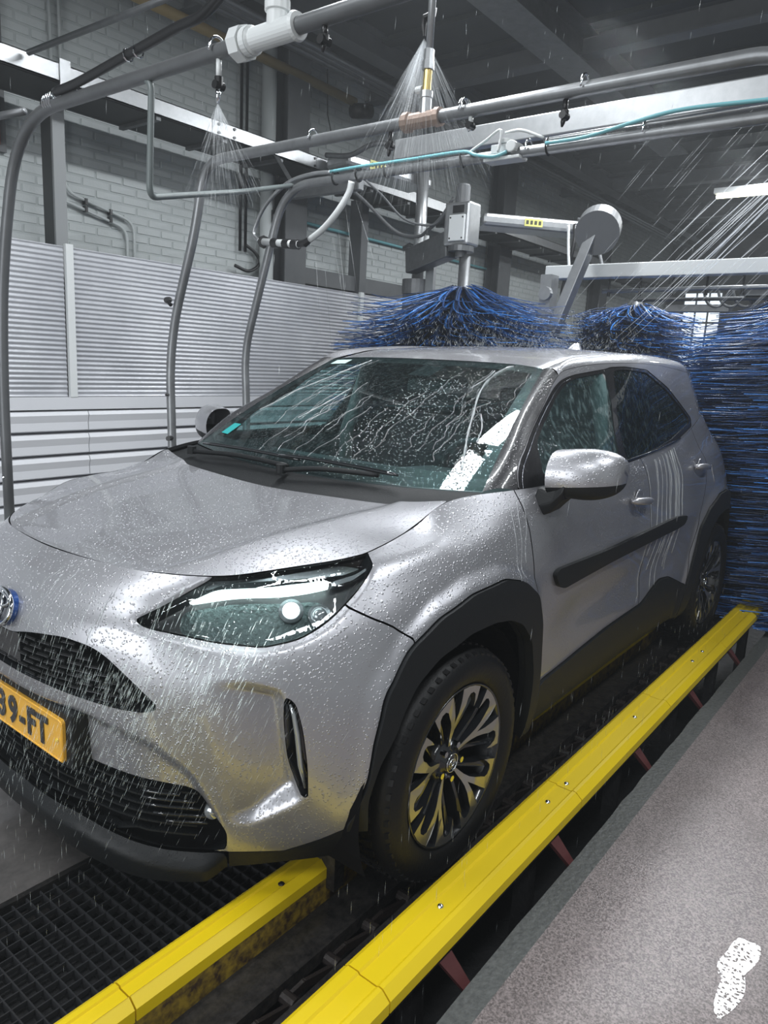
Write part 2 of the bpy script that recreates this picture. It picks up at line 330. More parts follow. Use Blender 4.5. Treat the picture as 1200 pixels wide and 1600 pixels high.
mat('column_light', (.24, .25, .255), .5, .3)
mat('copper', (.33, .25, .21), .5, .5); mat('brass', (.55, .42, .16), .3, .8)
mat('white_plastic', (.62, .64, .64), .35); mat('grey_plastic', (.12, .14, .14), .4)
mat('black_plastic', (.012, .012, .013), .35); mat('teal_hose', (.16, .40, .44), .35)
mat('tray_dark', (.030, .033, .034), .6); mat('yellow_pipe', (.26, .19, .08), .5)
mat('column_grey', (.105, .110, .115), .55, noise=(4, .2, (.075, .08, .085)))
mat('siding', (.62, .63, .66), .38, coat=.3); mat('siding_groove_shade', (.10, .10, .11), .6)
mat('sheet', (.50, .51, .54), .34, .15, coat=.3, coatr=.2, noise=(1.6, .2, (.34, .35, .38)))
mat('label_yellow', (.60, .58, .18), .5); mat('label_ink', (.05, .05, .03), .6)
mat('bristle_a', (.010, .05, .18), .3, coat=.5, coatr=.15); mat('bristle_b', (.04, .20, .60), .3, coat=.5, coatr=.15); mat('bristle_c', (.010, .03, .085), .3, coat=.5, coatr=.15)
mat('drum_grey', (.10, .105, .11), .5)
emit('tube_glow', (1, .98, .72), 6); emit('window_glow', (.80, .90, 1), 1.2)
thin_glass('puddle_water', (.85, .84, .83), rough=.16, wet=True)

veil('jet', (.9, .93, .95), .55)

# ================================================================== THE SETTING
def struct(o): o['kind'] = 'structure'; return o
def sbox(name, lo, hi, m, parent=None): return MB().box(lo, hi).build(name, m, parent)
flo = struct(sbox('floor', (-14, -2.78, -.25), (6.5, .045, 0), 'floor_wet'))
struct(sbox('floor', (-14, 1.17, -.25), (6.5, 6.4, 0), 'floor_epoxy'))
kb = MB()
n = 60; rk = random.Random(2)
xs_ = np.linspace(-14, 3, n*3)
top = [(x, 1.105+rk.uniform(-.003, .003), rk.uniform(-.005, -.002)) for x in xs_]; V = []
for x, y, z in top: V += [(x, y, -.5), (x, y, z), (x, 1.17, .0), (x, 1.17, -.5)]
F = [(4*i+k, 4*i+k+1, 4*i+k+5, 4*i+k+4) for i in range(len(top)-1) for k in range(3)]
struct(kb.add(V, F).build('trim_1', 'kerb'))
struct(sbox('floor_pit', (-14, .04, -.95), (6.5, 1.18, -.9), 'pit_black')); struct(MB().box((-14, .02, -.9), (6.5, .045, -.25)).build('wall_pit_far', 'pit_black')); struct(MB().box((-14, 1.171, -.9), (6.5, 1.2, -.25)).build('wall_pit_near', 'pit_black'))
# brick wall behind the wash
wl = struct(sbox('wall_left', (-14, -3.50, 0), (6.5, -3.309, 4.1), 'mortar'))
bw, bh, jt = .205, .0535, .010
def brick_mesh(i):
    r = random.Random(i); c = .004; w = bw; V = []
    for s in ((0, -.025), (1, .0)):
        k = c if s[0] else 0
        for a, b in ((0+k, 0+k), (w-k, 0+k), (w-k, bh-k), (0+k, bh-k)): V.append((a+r.uniform(-.001, .001), s[1]+(r.uniform(-.002, .002) if s[0] else 0), b+r.uniform(-.001, .001)))
    return V, [(4,5,6,7),(0,1,5,4),(1,2,6,5),(2,3,7,6),(3,0,4,7)]
BM = [brick_mesh(i) for i in range(6)]; meshes = []
for V, F in BM:
    me = bpy.data.meshes.new('brick'); me.from_pydata(V, [], [f[::-1] for f in F]); me.materials.append(MATS['wall_white']); meshes.append(me)
Vs = []; Fs = []; count = 0; rb_ = random.Random(5)
for row in range(66):
    z = .0+row*(bh+jt)
    for c in range(96):
        x = 6.2-c*(bw+jt)-(bw/2 if row % 2 else 0)
        if x < -14: continue
        y = -3.3045+rb_.uniform(-.0015, .0015)
        if -2.72 < x < -.35 and 2.05 < z < 3.95 and count < 300:
            o = bpy.data.objects.new('brick', meshes[(row*7+c*3) % 6]); COL.objects.link(o); place(o, wl, (x, y, z)); count += 1
        elif z > 1.9 and x < 1:
            V, F = BM[(row*7+c*3) % 6]; k = len(Vs); Vs += [(a+x, b+y, d+z) for a, b, d in V]; Fs += [tuple(i+k for i in f[::-1]) for f in F]
raw('brickwork', Vs, Fs, 'wall_white', wl, kind='stuff')
struct(sbox('wall_right', (-14, 6.4, 0), (6.5, 6.6, 4.1), 'wall_white'))
wb = struct(sbox('wall_back', (-14.2, -3.5, 0), (-14, 6.6, 4.1), 'drum_grey'))
wf = MB().box((6.5, -3.5, 3.3), (6.7, 6.6, 4.1)).box((6.5, -3.5, 0), (6.7, -1.6, 3.3)).box((6.5, 2.6, 0), (6.7, 6.6, 3.3)); struct(wf.build('wall_entrance', 'wall_white'))
# far window with glowing panes
wn = struct(MB().box((-13.99, -2.95, 1.6), (-13.95, -2.2, 3.12)).build('window_1', 'galv_dark'))
for i in range(3):
    for j in range(5):
        y0 = -2.92+i*.24; z0 = 1.66+j*.29; sbox('pane', (-13.94, y0, z0), (-13.93, y0+.20, z0+.25), 'window_glow', wn)
# ceiling deck and beams
cl = struct(sbox('ceiling', (-14.2, -3.5, 4.1), (6.7, 6.6, 4.3), 'deck_grey'))
for i in range(34):
    x = 4.5-i*.55; sbox('deck_rib', (x, -3.3, 4.06), (x+.12, 6.4, 4.11), 'deck_grey', cl)
def ibeam(name, p, q, w, h, m, label, cat='beam', group=None):
    b = MB(); p = Vector(p); q = Vector(q)
    b.bar(p+Vector((0, 0, h/2)), q+Vector((0, 0, h/2)), w, .014); b.bar(p-Vector((0, 0, h/2)), q-Vector((0, 0, h/2)), w, .014); b.bar(p, q, .014, h)
    return tag(b.build(name, m), label, cat, group)
ibeam('roof_beam', (2, -1.00, 3.93), (-7.0, -1.12, 3.93), .28, .26, 'galv_dark', 'light grey lengthwise roof beam crossing the dark ceiling above the far end of the car')
ibeam('roof_beam', (5, -2.55, 4.0), (-13.9, -2.55, 4.0), .16, .18, 'column_grey', 'dark grey lengthwise roof beam nearest the white brick wall')
ibeam('roof_beam', (5, 1.9, 4.0), (-13.9, 1.9, 4.0), .2, .2, 'column_grey', 'dark roof beam on the platform side of the wash')
for i, x in enumerate((-2.2, -4.4, -6.6, -8.8, -11.0)):
    ibeam('cross_beam', (x, -3.3, 4.0), (x, 6.4, 4.0), .14, .16, 'column_grey', 'dark cross beam under the roof deck, number %s from the entrance'.replace('number %s', ['first', 'second', 'third', 'fourth', 'fifth'][i]), group='cross beams under the roof')
# columns standing against the brick wall
def column(x, y, w, z0, z1, label, m='column_grey'):
    c = MB().box((x-w/2, y-.10, z0), (x+w/2, y-.088, z1)).box((x-w/2, y+.088, z0), (x+w/2, y+.10, z1)).box((x-.008, y-.09, z0), (x+.008, y+.09, z1))
    return tag(c.build('steel_column', m), label, 'column')
column(-3.22, -3.18, .26, 0, 4.06, 'dark grey steel column behind the second arch, beside the white pipe')
column(-6.95, -3.18, .30, 0, 4.06, 'dark grey steel column behind the brush motor')
column(-10.2, -3.18, .30, 0, 4.06, 'dark grey steel column at the far end of the brick wall')
rpost = empty('rail_post', (-.96, -2.95, 0), 'angle steel post holding up the overhead tray near the left edge', 'post')
MB().box((-1.005, -2.95, 0), (-.925, -2.93, 2.90)).build('post_flange', 'column_light', rpost); MB().box((-.935, -3.07, 0), (-.924, -2.951, 2.90)).build('post_web', 'tray_dark', rpost)  # web given a darker colour to stand in for its shaded face
tag(MB().cyl((-2.98, -3.2, 0), (-2.98, -3.2, 4.06), .062, 20).build('drain_pipe', 'wall_white', smooth=True), 'white vertical drain pipe on the wall left of the dark column', 'pipe')
for x, l in ((-2.74, 'left'), (-2.80, 'right')):
    tag(MB().cyl((x, -3.27, 2.3), (x, -3.27, 3.85), .013, 10).build('cable_conduit', 'black_plastic', smooth=True), l+' of two thin black vertical conduits on the white wall', 'conduit')
o = MB().tube(spline([(-2.80,-3.27,2.36),(-2.90,-3.25,2.30),(-2.93,-3.23,2.22),(-2.80,-3.22,2.14),(-2.66,-3.24,2.17)], 6), .014, 8).build('cable_loop', 'black_plastic', smooth=True); tag(o, 'black cable loop hanging below the conduits on the wall', 'cable')
o = MB().tube(bend([(-2.97,-3.05,2.93),(-3.02,-3.12,2.86),(-2.98,-3.12,2.80),(-2.98,-3.12,2.55)], .04), .009, 6).cyl((-2.98,-3.12,2.66),(-2.98,-3.12,2.56), .018, 10).build('hanging_valve', 'black_plastic', smooth=True); tag(o, 'thin black line with a small valve in front of the drain pipe', 'cable')
for dy, lab in ((0, 'outer'), (.055, 'inner')):
    c = bend([(-1.12-dy,-3.275,4.05),(-1.12-dy,-3.275,2.42+dy),(-1.66+dy*1.1,-3.275,2.30+dy*.8),(-1.66+dy*-1,-3.275,1.0)] if dy == 0 else [(-1.185,-3.275,4.05),(-1.185,-3.275,2.47),(-1.72,-3.275,2.355),(-1.72,-3.275,1.0)], .09)
    o = MB().tube(c, .011, 8).build('wall_conduit', 'wall_white', smooth=True); tag(o, lab+' of two white conduits bending along the brick wall behind the first arch', 'conduit')
    for x in (-1.33, -1.52): MB().box((x-.012, -3.295, 2.36+dy*.9+(x+1.33)*.2), (x+.006, -3.255, 2.40+dy*.9+(x+1.33)*.2)).build('pipe_clip', 'black_plastic', o)
# dark opening high on the wall at the far left
dr = struct(MB().box((-.80, -3.30, 2.62), (1.2, -3.27, 3.9)).build('window_2', 'column_grey'))
for i in range(3): sbox('pane', (-.76+i*.5, -3.268, 3.05), (-.32+i*.5, -3.26, 3.85), 'side_glass', dr)
sbox('shutter', (-.76, -3.268, 2.66), (1.1, -3.26, 2.98), 'maroon_steel', dr)
# wall rails and frames beyond the panels
tag(MB().box((-5.3, -3.22, 2.10), (-3.35, -3.10, 2.24)).build('wall_rail', 'column_grey'), 'dark grey horizontal steel rail between the two columns', 'rail')
tag(MB().box((-6.9, -3.22, 2.10), (-5.32, -3.10, 2.24)).build('wall_rail', 'column_grey'), 'dark grey horizontal steel rail behind the brush', 'rail')
tag(MB().box((-4.17, -3.20, 0), (-4.07, -3.05, 2.95)).build('support_post', 'column_grey'), 'grey steel post beside the curved spray pipe', 'post')
tag(MB().cyl((-3.35, -3.27, 2.66), (-6.8, -3.27, 2.66), .014, 8).build('air_line', 'teal_hose', smooth=True), 'thin greenish pipe running along the brick wall beyond the column', 'pipe')
# polycarbonate sheets and siding between the wash and the wall
def sheet(x0, x1, label):
    n = 31*6; V = []; F = []
    for i in range(n+1):
        z = 1.115+(2.03-1.115)*i/n; y = -2.70+.0035*math.cos(2*math.pi*i/6)
        V += [(x0, y, z), (x1, y, z)]
    F = [(2*i, 2*i+2, 2*i+3, 2*i+1) for i in range(n)]
    for v in list(V): V.append((v[0], -2.715, v[2]))
    k = 2*(n+1); F += [(k+2*i, k+2*i+1, k+2*i+3, k+2*i+2) for i in range(n)]+[(2*n, 2*n+k, 2*n+1+k, 2*n+1), (0, 1, 1+k, k)]
    return tag(raw('wall_sheet', V, F, 'sheet', smooth=True), label, 'panel')
sheet(-.84, 2.6, 'ribbed silvery plastic sheet at the left edge, in front of the first arch post')
sheet(-3.66, -.90, 'wide ribbed silvery plastic sheet behind the second and third arches')
sheet(-6.6, -3.70, 'ribbed silvery plastic sheet behind the middle blue brush')
for x, l in ((-.87, 'white upright strip between the two nearest ribbed sheets'), (-3.68, 'white upright strip between the ribbed sheets beside the blue brush')):
    tag(MB().box((x-.024, -2.70, 1.11), (x+.024, -2.675, 2.045)).build('sheet_strip', 'white_plastic'), l, 'strip')
tag(MB().box((-6.6, -2.72, 1.035), (2.6, -2.675, 1.113)).build('sheet_sill', 'siding'), 'pale horizontal sill under the ribbed sheets', 'rail')
sd = struct(MB().box((-6.6, -2.78, 0), (2.6, -2.72, 1.035)).build('wall_siding', 'siding_groove_shade'))  # dark backing colour stands in for the groove shadows between planks
for k in range(7):
    z1 = 1.028-k*.147
    for x0, x1 in ((2.6, -.965), (-.970, -4.0), (-4.005, -6.6)):
        V = []
        for x in (x0, x1): V += [(x, -2.72, z1), (x, -2.688, z1-.004), (x, -2.676, z1-.03), (x, -2.688, z1-.075), (x, -2.685, z1-.125), (x, -2.70, z1-.133), (x, -2.72, z1-.133)]
        F = [(i, i+1, i+8, i+7) for i in range(6)]+[tuple(range(6, -1, -1)), tuple(range(7, 14))]
        if z1-.133 > 0: raw('siding_plank', V, F, 'siding', sd)

# ================================================================== THE CAR
car = empty('car', (-1.28, 0, 0), 'silver compact crossover car with black cladding and lit headlight, wet in the wash', 'car')
SV = np.concatenate([np.arange(0, 2.0, .009), np.arange(2.0, SCOL[-1], .015), [SCOL[-1]]])
US = np.interp(SV, SCOL, range(len(SCOL))); VS = np.linspace(0, 8, 104)
WA, WS = W_grid(US, VS); WNm = grid_normals(WA)
Q2 = np.stack([WS, WA[..., 2]], 2).reshape(-1, 2)
POLY = dict(
 headlight=[[.428,.826],[.52,.872],[.61,.917],[.62,.98],[.93,1.02],[.985,.953],[.995,.942],[.95,.896],[.907,.862],[.86,.826],[.80,.793],[.713,.777],[.60,.785],[.518,.802],[.455,.814]],
 grille=[[-.1,.737],[.06,.738],[.117,.752],[.166,.760],[.25,.768],[.329,.760],[.371,.743],[.43,.701],[.486,.650],[.494,.635],[.464,.624],[.393,.625],[.292,.634],[.169,.646],[-.1,.652]],
 fogslot=[[.789,.676],[.81,.659],[.823,.599],[.834,.5],[.834,.412],[.815,.425],[.79,.501],[.783,.599]],
 fogrecess=[[.60,.715],[.70,.712],[.787,.690],[.80,.55],[.83,.409],[.70,.33],[.64,.33],[.60,.5]],
 lower=[[-.1,.47],[.284,.458],[.492,.433],[.566,.421],[.609,.369],[.645,.312],[.64,.243],[.512,.252],[.26,.305],[-.1,.318]],
 chin=[[-.1,.315],[.26,.302],[.512,.249],[.645,.238],[.645,.0],[-.1,0]],
 inner=[[-.1,.61],[.292,.598],[.469,.552],[.566,.474],[.64,.331],[.66,0],[-.1,0]],
 arch=[[.92,.0],[.925,.33],[.945,.36],[.984,.45],[.997,.558],[1.024,.662],[1.092,.756],[1.201,.808],[1.368,.837],[1.56,.845],[1.66,.820],[1.745,.76],[1.782,.66],[1.800,.52],[1.815,.383],[1.83,.0]],
 arch2=[[3.36,.0],[3.37,.36],[3.40,.46],[3.43,.573],[3.48,.72],[3.60,.80],[3.80,.85],[4.0,.85],[4.22,.80],[4.34,.70],[4.40,.56],[4.42,.40],[4.45,.0]],
 open1=[[.99,.0],[.985,.40],[1.01,.5],[1.06,.60],[1.118,.665],[1.2,.712],[1.34,.740],[1.45,.740],[1.56,.725],[1.64,.692],[1.71,.62],[1.745,.5],[1.76,.38],[1.775,.0]],
 open2=[[3.50,.0],[3.50,.38],[3.52,.50],[3.57,.60],[3.66,.685],[3.78,.735],[3.93,.745],[4.08,.735],[4.20,.685],[4.29,.60],[4.34,.50],[4.36,.38],[4.36,.0]],
 sill=[[1.80,.38],[1.828,.399],[1.883,.421],[2.075,.428],[2.448,.452],[2.836,.462],[3.05,.53],[3.162,.520],[3.40,.436],[3.42,.0],[1.80,.0]],
 trim=[[1.868,.795],[1.905,.808],[2.406,.808],[3.10,.824],[3.225,.812],[3.20,.772],[3.10,.762],[2.363,.745],[1.964,.727],[1.912,.742]],
 lamp=[[4.42,.95],[4.5,1.05],[4.8,1.03],[5.3,1.0],[5.3,.93],[4.8,.93],[4.55,.91]],
 fuel=[[3.74,1.0],[3.90,1.0],[3.92,.90],[3.76,.90]],
)
FD = [[1.738,1.3],[1.738,1.09],[1.753,.95],[1.757,.81],[1.778,.68],[1.782,.55],[1.812,.41],[1.815,.0]]        # fender / door shut line
DD = [[2.735,1.3],[2.735,1.092],[2.751,1.03],[2.766,.935],[2.776,.799],[2.815,.591],[2.827,.0]]              # door / door
RD = [[3.60,1.3],[3.66,1.12],[3.66,1.03],[3.60,.93],[3.50,.80],[3.40,.60],[3.38,.0]]                           # rear door / quarter
BQ = [[4.30,1.3],[4.35,1.0],[4.36,.90],[4.30,.80],[4.25,.0]]                                                    # quarter / rear bumper
ZONE = dict(
 bumper=[[-.1,0],[-.1,1.3],[.61,1.3],[.62,.95],[.7,.87],[.907,.862],[1.02,.822],[1.109,.777],[1.2,.5],[1.2,0]],
 fender=[[.93,1.3],[.93,.95],[.90,.88],[.907,.862],[1.02,.822],[1.109,.777],[1.2,.5],[1.2,0]]+FD[::-1],
 door1=FD+DD[::-1], door2=DD+RD[::-1], quarter=RD+BQ[::-1],
 rear=BQ+[[9,0],[9,1.3]])
def rcurve(name, r=.03):
    POLY[name] = rounded(POLY[name], r)
for k_ in POLY: rcurve(k_, .025)
def sdp(name): return seg_sd(Q2, POLY[name]).reshape(WS.shape)
# sculpting of the wrap surface (metres along its normal)
D = np.zeros(WS.shape)
fr = sdp('fogrecess'); D -= .050*smooth(0, .03, fr)*smooth(.60, .80, WS)
D -= .022*smooth(0, .022, sdp('inner'))*smooth(.2, .3, WA[..., 2])
ch = sdp('chin'); D += .040*smooth(-.004, .02, ch)*smooth(.0, .08, .66-WS)
D += .016*smooth(-.05, .0, sdp('arch'))*smooth(.90, 1.03, WS)*smooth(.95, .86, WA[..., 2])
D += .012*smooth(-.05, .0, sdp('arch2'))*smooth(.93, .84, WA[..., 2])
zz = WA[..., 2]
D -= .014*smooth(1.85, 2.2, WS)*smooth(3.4, 3.0, WS)*np.exp(-((zz-.60)/.09)**2)      # hollow below the side moulding
D += .008*smooth(1.9, 2.3, WS)*smooth(3.6, 3.2, WS)*np.exp(-((zz-.80)/.06)**2)
hl = sdp('headlight'); D -= .010*smooth(-.012, .004, hl)*smooth(.95, .9, zz)
WA = WA+WNm*D[..., None]; WNm = grid_normals(WA)
Q2z = np.stack([WS, WA[..., 2]], 2).reshape(-1, 2)

class Surf:
    """polygon soup with positions, normals and 2-D chart coordinates that can be trimmed by a field"""
    def __init__(s, V, N_, Q, F): s.V, s.N, s.Q, s.F = V, N_, Q, F
    @staticmethod
    def grid(A, Nn, Q):
        nv, nu = A.shape[:2]; i, j = np.meshgrid(np.arange(nu-1), np.arange(nv-1)); a = (j*nu+i).ravel()
        return Surf(A.reshape(-1, 3), Nn.reshape(-1, 3), Q.reshape(-1, 2), np.stack([a, a+1, a+nu+1, a+nu], 1))
    def crop(s, poly, pad=.03):
        P = np.asarray(poly); lo, hi = P.min(0)-pad, P.max(0)+pad; ok = ((s.Q > lo) & (s.Q < hi)).all(1)
        F = s.F[ok[s.F].all(1)] if isinstance(s.F, np.ndarray) else [f for f in s.F if all(ok[i] for i in f)]
        return Surf(s.V, s.N, s.Q, F).compact()
    def compact(s):
        F = [tuple(f) for f in s.F]; used = sorted({i for f in F for i in f}); mp = {a: b for b, a in enumerate(used)}
        u = np.array(used, int); return Surf(s.V[u], s.N[u], s.Q[u], [tuple(mp[i] for i in f) for f in F])
    def clip(s, f):
        """keep where f >= 0"""
        V, N_, Q = list(s.V), list(s.N), list(s.Q); cut = {}; out = []; pos = f >= 0
        for F in s.F:
            p = [pos[i] for i in F]
            if all(p): out.append(tuple(F)); continue
            if not any(p): continue
            g = []
            for k in range(len(F)):
                a, b = F[k], F[(k+1) % len(F)]
                if pos[a]: g.append(a)
                if pos[a] != pos[b]:
                    e = (a, b) if a < b else (b, a)
                    if e not in cut:
                        t = f[e[0]]/(f[e[0]]-f[e[1]]); t = min(max(t, 1e-4), 1-1e-4)
                        V.append(s.V[e[0]]*(1-t)+s.V[e[1]]*t); N_.append(s.N[e[0]]*(1-t)+s.N[e[1]]*t); Q.append(s.Q[e[0]]*(1-t)+s.Q[e[1]]*t)
                        cut[e] = len(V)-1
                    g.append(cut[e])
            if len(g) > 2: out.append(tuple(g))
        return Surf(np.array(V), np.array(N_), np.array(Q), out).compact() if out else Surf(np.zeros((0, 3)), np.zeros((0, 3)), np.zeros((0, 2)), [])
    def within(s, poly, gap=0.): return s.crop(poly).clip_f(lambda q: seg_sd(q, poly)-gap)
    def without(s, poly, gap=0.): return s.clip_f(lambda q: -seg_sd(q, poly)-gap)
    def clip_f(s, fn): return s.clip(fn(s.Q)) if len(s.V) else s
    def offset(s, d): return Surf(s.V+s.N*d, s.N, s.Q, s.F)
    def mirrored(s): return Surf(s.V*_fl, s.N*_fl, s.Q, [tuple(f[::-1]) for f in s.F])
    def joined(s, o):
        n = len(s.V); V = np.concatenate([s.V, o.V]); mp = list(range(len(V))); seam = {}
        for i in range(len(V)):
            if abs(V[i, 1]) < 1e-5:
                k = (round(V[i, 0], 5), round(V[i, 2], 5)); mp[i] = seam.setdefault(k, i)
        F = [tuple(mp[i] for i in f) for f in s.F]+[tuple(mp[i+n] for i in f) for f in o.F]
        return Surf(V, np.concatenate([s.N, o.N]), np.concatenate([s.Q, o.Q]), F).compact()
    def build(s, name, mats, parent, rim=.014, rimmat=0, origin=None):
        V, F = s.V, [tuple(f) for f in s.F]; nF = len(F); mi = [0]*nF
        if rim:
            ed = {}
            for f in F:
                for k in range(len(f)):
                    a, b = f[k], f[(k+1) % len(f)]
                    if (b, a) in ed: del ed[(b, a)]
                    else: ed[(a, b)] = 1
            n = len(V); VV = list(V); top = {}; bot = {}
            nn = s.N/(np.linalg.norm(s.N, axis=1, keepdims=True)+1e-9)
            for a, b in ed:
                for v in (a, b):
                    if v not in top:
                        top[v] = len(VV); VV.append(V[v]); bot[v] = len(VV); VV.append(V[v]-nn[v]*rim)
                F.append((top[b], top[a], bot[a], bot[b])); mi.append(rimmat)
            V = np.array(VV)
        return raw(name, V, F, mats, parent, origin, True, mi)
W0 = Surf.grid(WA, WNm, Q2z.reshape(WS.shape+(2,)))
def zone(inc, exc=(), gap=.0022, off=0):
    s = W0
    for p in inc: s = s.within(np.asarray(p, float), gap)
    for p in exc: s = s.without(np.asarray(p, float), gap)
    return s.offset(off) if off else s
def both(s, name, mats, parent=None, **k):
    return [s.build(name, mats, parent or car, **k), s.mirrored().build(name, mats, parent or car, **k)]
P_ = POLY
# ---- painted panels
bump = zone([ZONE['bumper']], [P_['headlight'], P_['grille'], P_['lower'], P_['chin'], P_['arch'], P_['fogslot']])
bump = bump.clip_f(lambda q: q[:, 1]-np.interp(q[:, 0], [0, .64, .78, .90, 1], [.0, .245, .235, .30, .34]))
bumper = bump.joined(bump.mirrored()).build('front_bumper', ['paint', 'black_gap'], car, rim=.02, rimmat=1)
fenders = both(zone([ZONE['fender']], [P_['headlight'], P_['arch']]), 'front_fender', ['paint', 'black_gap'], rimmat=1)
fd = both(zone([ZONE['door1']], [P_['arch'], P_['sill']]), 'front_door', ['paint', 'black_gap'], rimmat=1)
rd = both(zone([ZONE['door2']], [P_['arch2'], P_['sill']]), 'rear_door', ['paint', 'black_gap'], rimmat=1)
qp = zone([ZONE['quarter']], [P_['arch2'], P_['sill'], P_['lamp']]); both(qp, 'rear_quarter_panel', ['paint', 'black_gap'], rimmat=1)
rb = zone([ZONE['rear']], [P_['arch2'], P_['lamp']]).clip_f(lambda q: q[:, 1]-.42)
rb.joined(rb.mirrored()).build('tailgate', ['paint'], car)
rb2 = zone([ZONE['rear']], [P_['arch2']]).clip_f(lambda q: .418-q[:, 1]); rb2.joined(rb2.mirrored()).build('rear_bumper', ['cladding'], car)
for o in both(zone([P_['lamp']], off=.006), 'rear_lamp', ['red_lens']): o['label'] = 'red rear lamp'
both(zone([P_['fuel']], off=.002), 'fuel_flap', ['paint'], rim=.004)
# ---- black cladding
both(zone([P_['arch']], [P_['open1']], off=.013).clip_f(lambda q: q[:, 1]-np.where(q[:, 0] < 1.3, .315, .262)), 'wheel_arch_cladding', ['cladding'], rim=.05)
both(zone([P_['arch2']], [P_['open2']], off=.011).clip_f(lambda q: q[:, 1]-.262), 'wheel_arch_cladding', ['cladding'], rim=.05)
both(zone([P_['sill']], [P_['arch'], P_['arch2']], off=.010).clip_f(lambda q: q[:, 1]-.272), 'sill_cladding', ['cladding'], rim=.03)
both(zone([P_['trim']], off=.015), 'side_moulding', ['cladding'], rim=.016)
# bumper corners under the paint
low = zone([[[.645,0],[.645,.5],[1.1,.5],[1.1,0]]], [P_['arch']]).clip_f(lambda q: np.interp(q[:, 0], [0, .64, .78, .90, 1], [.0, .245, .235, .30, .34])-.004-q[:, 1])
both(low, 'bumper_underlip', ['cladding'], rim=.02)
chin = zone([P_['chin']], off=.0); chin = chin.joined(chin.mirrored()); chin.build('front_lip', ['cladding'], car, rim=.06)
# ---- recesses behind the openings
g = zone([P_['grille']], gap=-.004, off=-.040); g.joined(g.mirrored()).build('grille_backing', ['black_gap'], car, rim=0)
g = zone([P_['lower']], gap=-.004, off=-.045); g.joined(g.mirrored()).build('air_intake', ['black_gap'], car, rim=0)
def rim_wall(poly, depth, name, m, gap=0, parent=None, joined=False, off=0):
    """wall running inwards round an opening"""
    s = zone([poly], gap=gap, off=off); s = s.joined(s.mirrored()) if joined else s
    ed = {}
    for f in s.F:
        for k in range(len(f)):
            a, b = f[k], f[(k+1) % len(f)]
            if (b, a) in ed: del ed[(b, a)]
            else: ed[(a, b)] = 1
    V = []; F = []; idx = {}
    for a, b in ed:
        for v in (a, b):
            if v not in idx: idx[v] = len(V); V += [s.V[v], s.V[v]-s.N[v]*depth]
        F.append((idx[a], idx[b], idx[b]+1, idx[a]+1))
    o = [raw(name, V, F, m, parent or car, smooth=True)]
    if not joined: o.append(raw(name, np.array(V)*_fl, F, m, parent or car, smooth=True))
    return o
rim_wall(P_['grille'], .042, 'grille_surround', 'black_gloss', joined=True)
rim_wall(P_['lower'], .048, 'intake_surround', 'cladding', joined=True)
def on_wrap(s_, z_, off=0):
    """point of the left wrap surface at chart position (s, z)"""
    i = np.searchsorted(SV, s_); i = min(max(i, 1), len(SV)-1); t = (s_-SV[i-1])/(SV[i]-SV[i-1])
    colA = WA[:, i-1]*(1-t)+WA[:, i]*t; colN = WNm[:, i-1]*(1-t)+WNm[:, i]*t
    k = int(np.argmin(abs(colA[:, 2]-z_))); k = min(max(k, 1), len(colA)-2)
    k0 = k if colA[k, 2] <= z_ else k-1; d = colA[k0+1, 2]-colA[k0, 2]; t = 0 if abs(d) < 1e-6 else (z_-colA[k0, 2])/d
    return colA[k0]*(1-t)+colA[k0+1]*t+colN[k0]*off, colN[k0]
# upper grille: rows of short bricks with chromed lower edges
gb = [MB(), MB()]; gx = [MB(), MB()]
for r in range(9):
    z = .636+r*.0155
    for c in range(-9, 10):
        s_ = (c+(.5 if r % 2 else 0))*.052
        a, b = abs(s_)-.021, abs(s_)+.021
        if abs(s_) > .52: continue
        q = np.array([[abs(s_), z], [b, z]]); ok = (seg_sd(q, P_['grille']) > .004).all()
        if not ok or (abs(s_) < .10 and z > .668): continue
        sg = 1 if s_ >= 0 else -1
        p0, n0 = on_wrap(max(a, 0) if s_*sg else 0, z, -.018); p1, _ = on_wrap(b, z, -.018)
        if a < 0: p0 = on_wrap(-a, z, -.018)[0]*_fl
        p0, p1 = p0*np.array([1, sg, 1]), p1*np.array([1, sg, 1])
        gb[0].bar(p0, p1, .024, .0045); e = np.array([.012, 0, -.003]); gx[0].bar(p0+e, p1+e, .002, .0022)
        if r < 8: m_ = (p0+p1)/2; gb[0].bar(p0, p0+[0, 0, .0155], .018, .003)
gr = gb[0].build('grille_mesh', 'grille_black', car, kind='stuff'); gx[0].build('grille_edge', 'dim_chrome', gr)
rp = [on_wrap(.0, z, -.012)[0] for z in (.67, .742)]
MB().box((rp[0][0]-.03, -.092, .664), (rp[0][0]+.004, .092, .742)).build('sensor_panel', 'black_gloss', car)
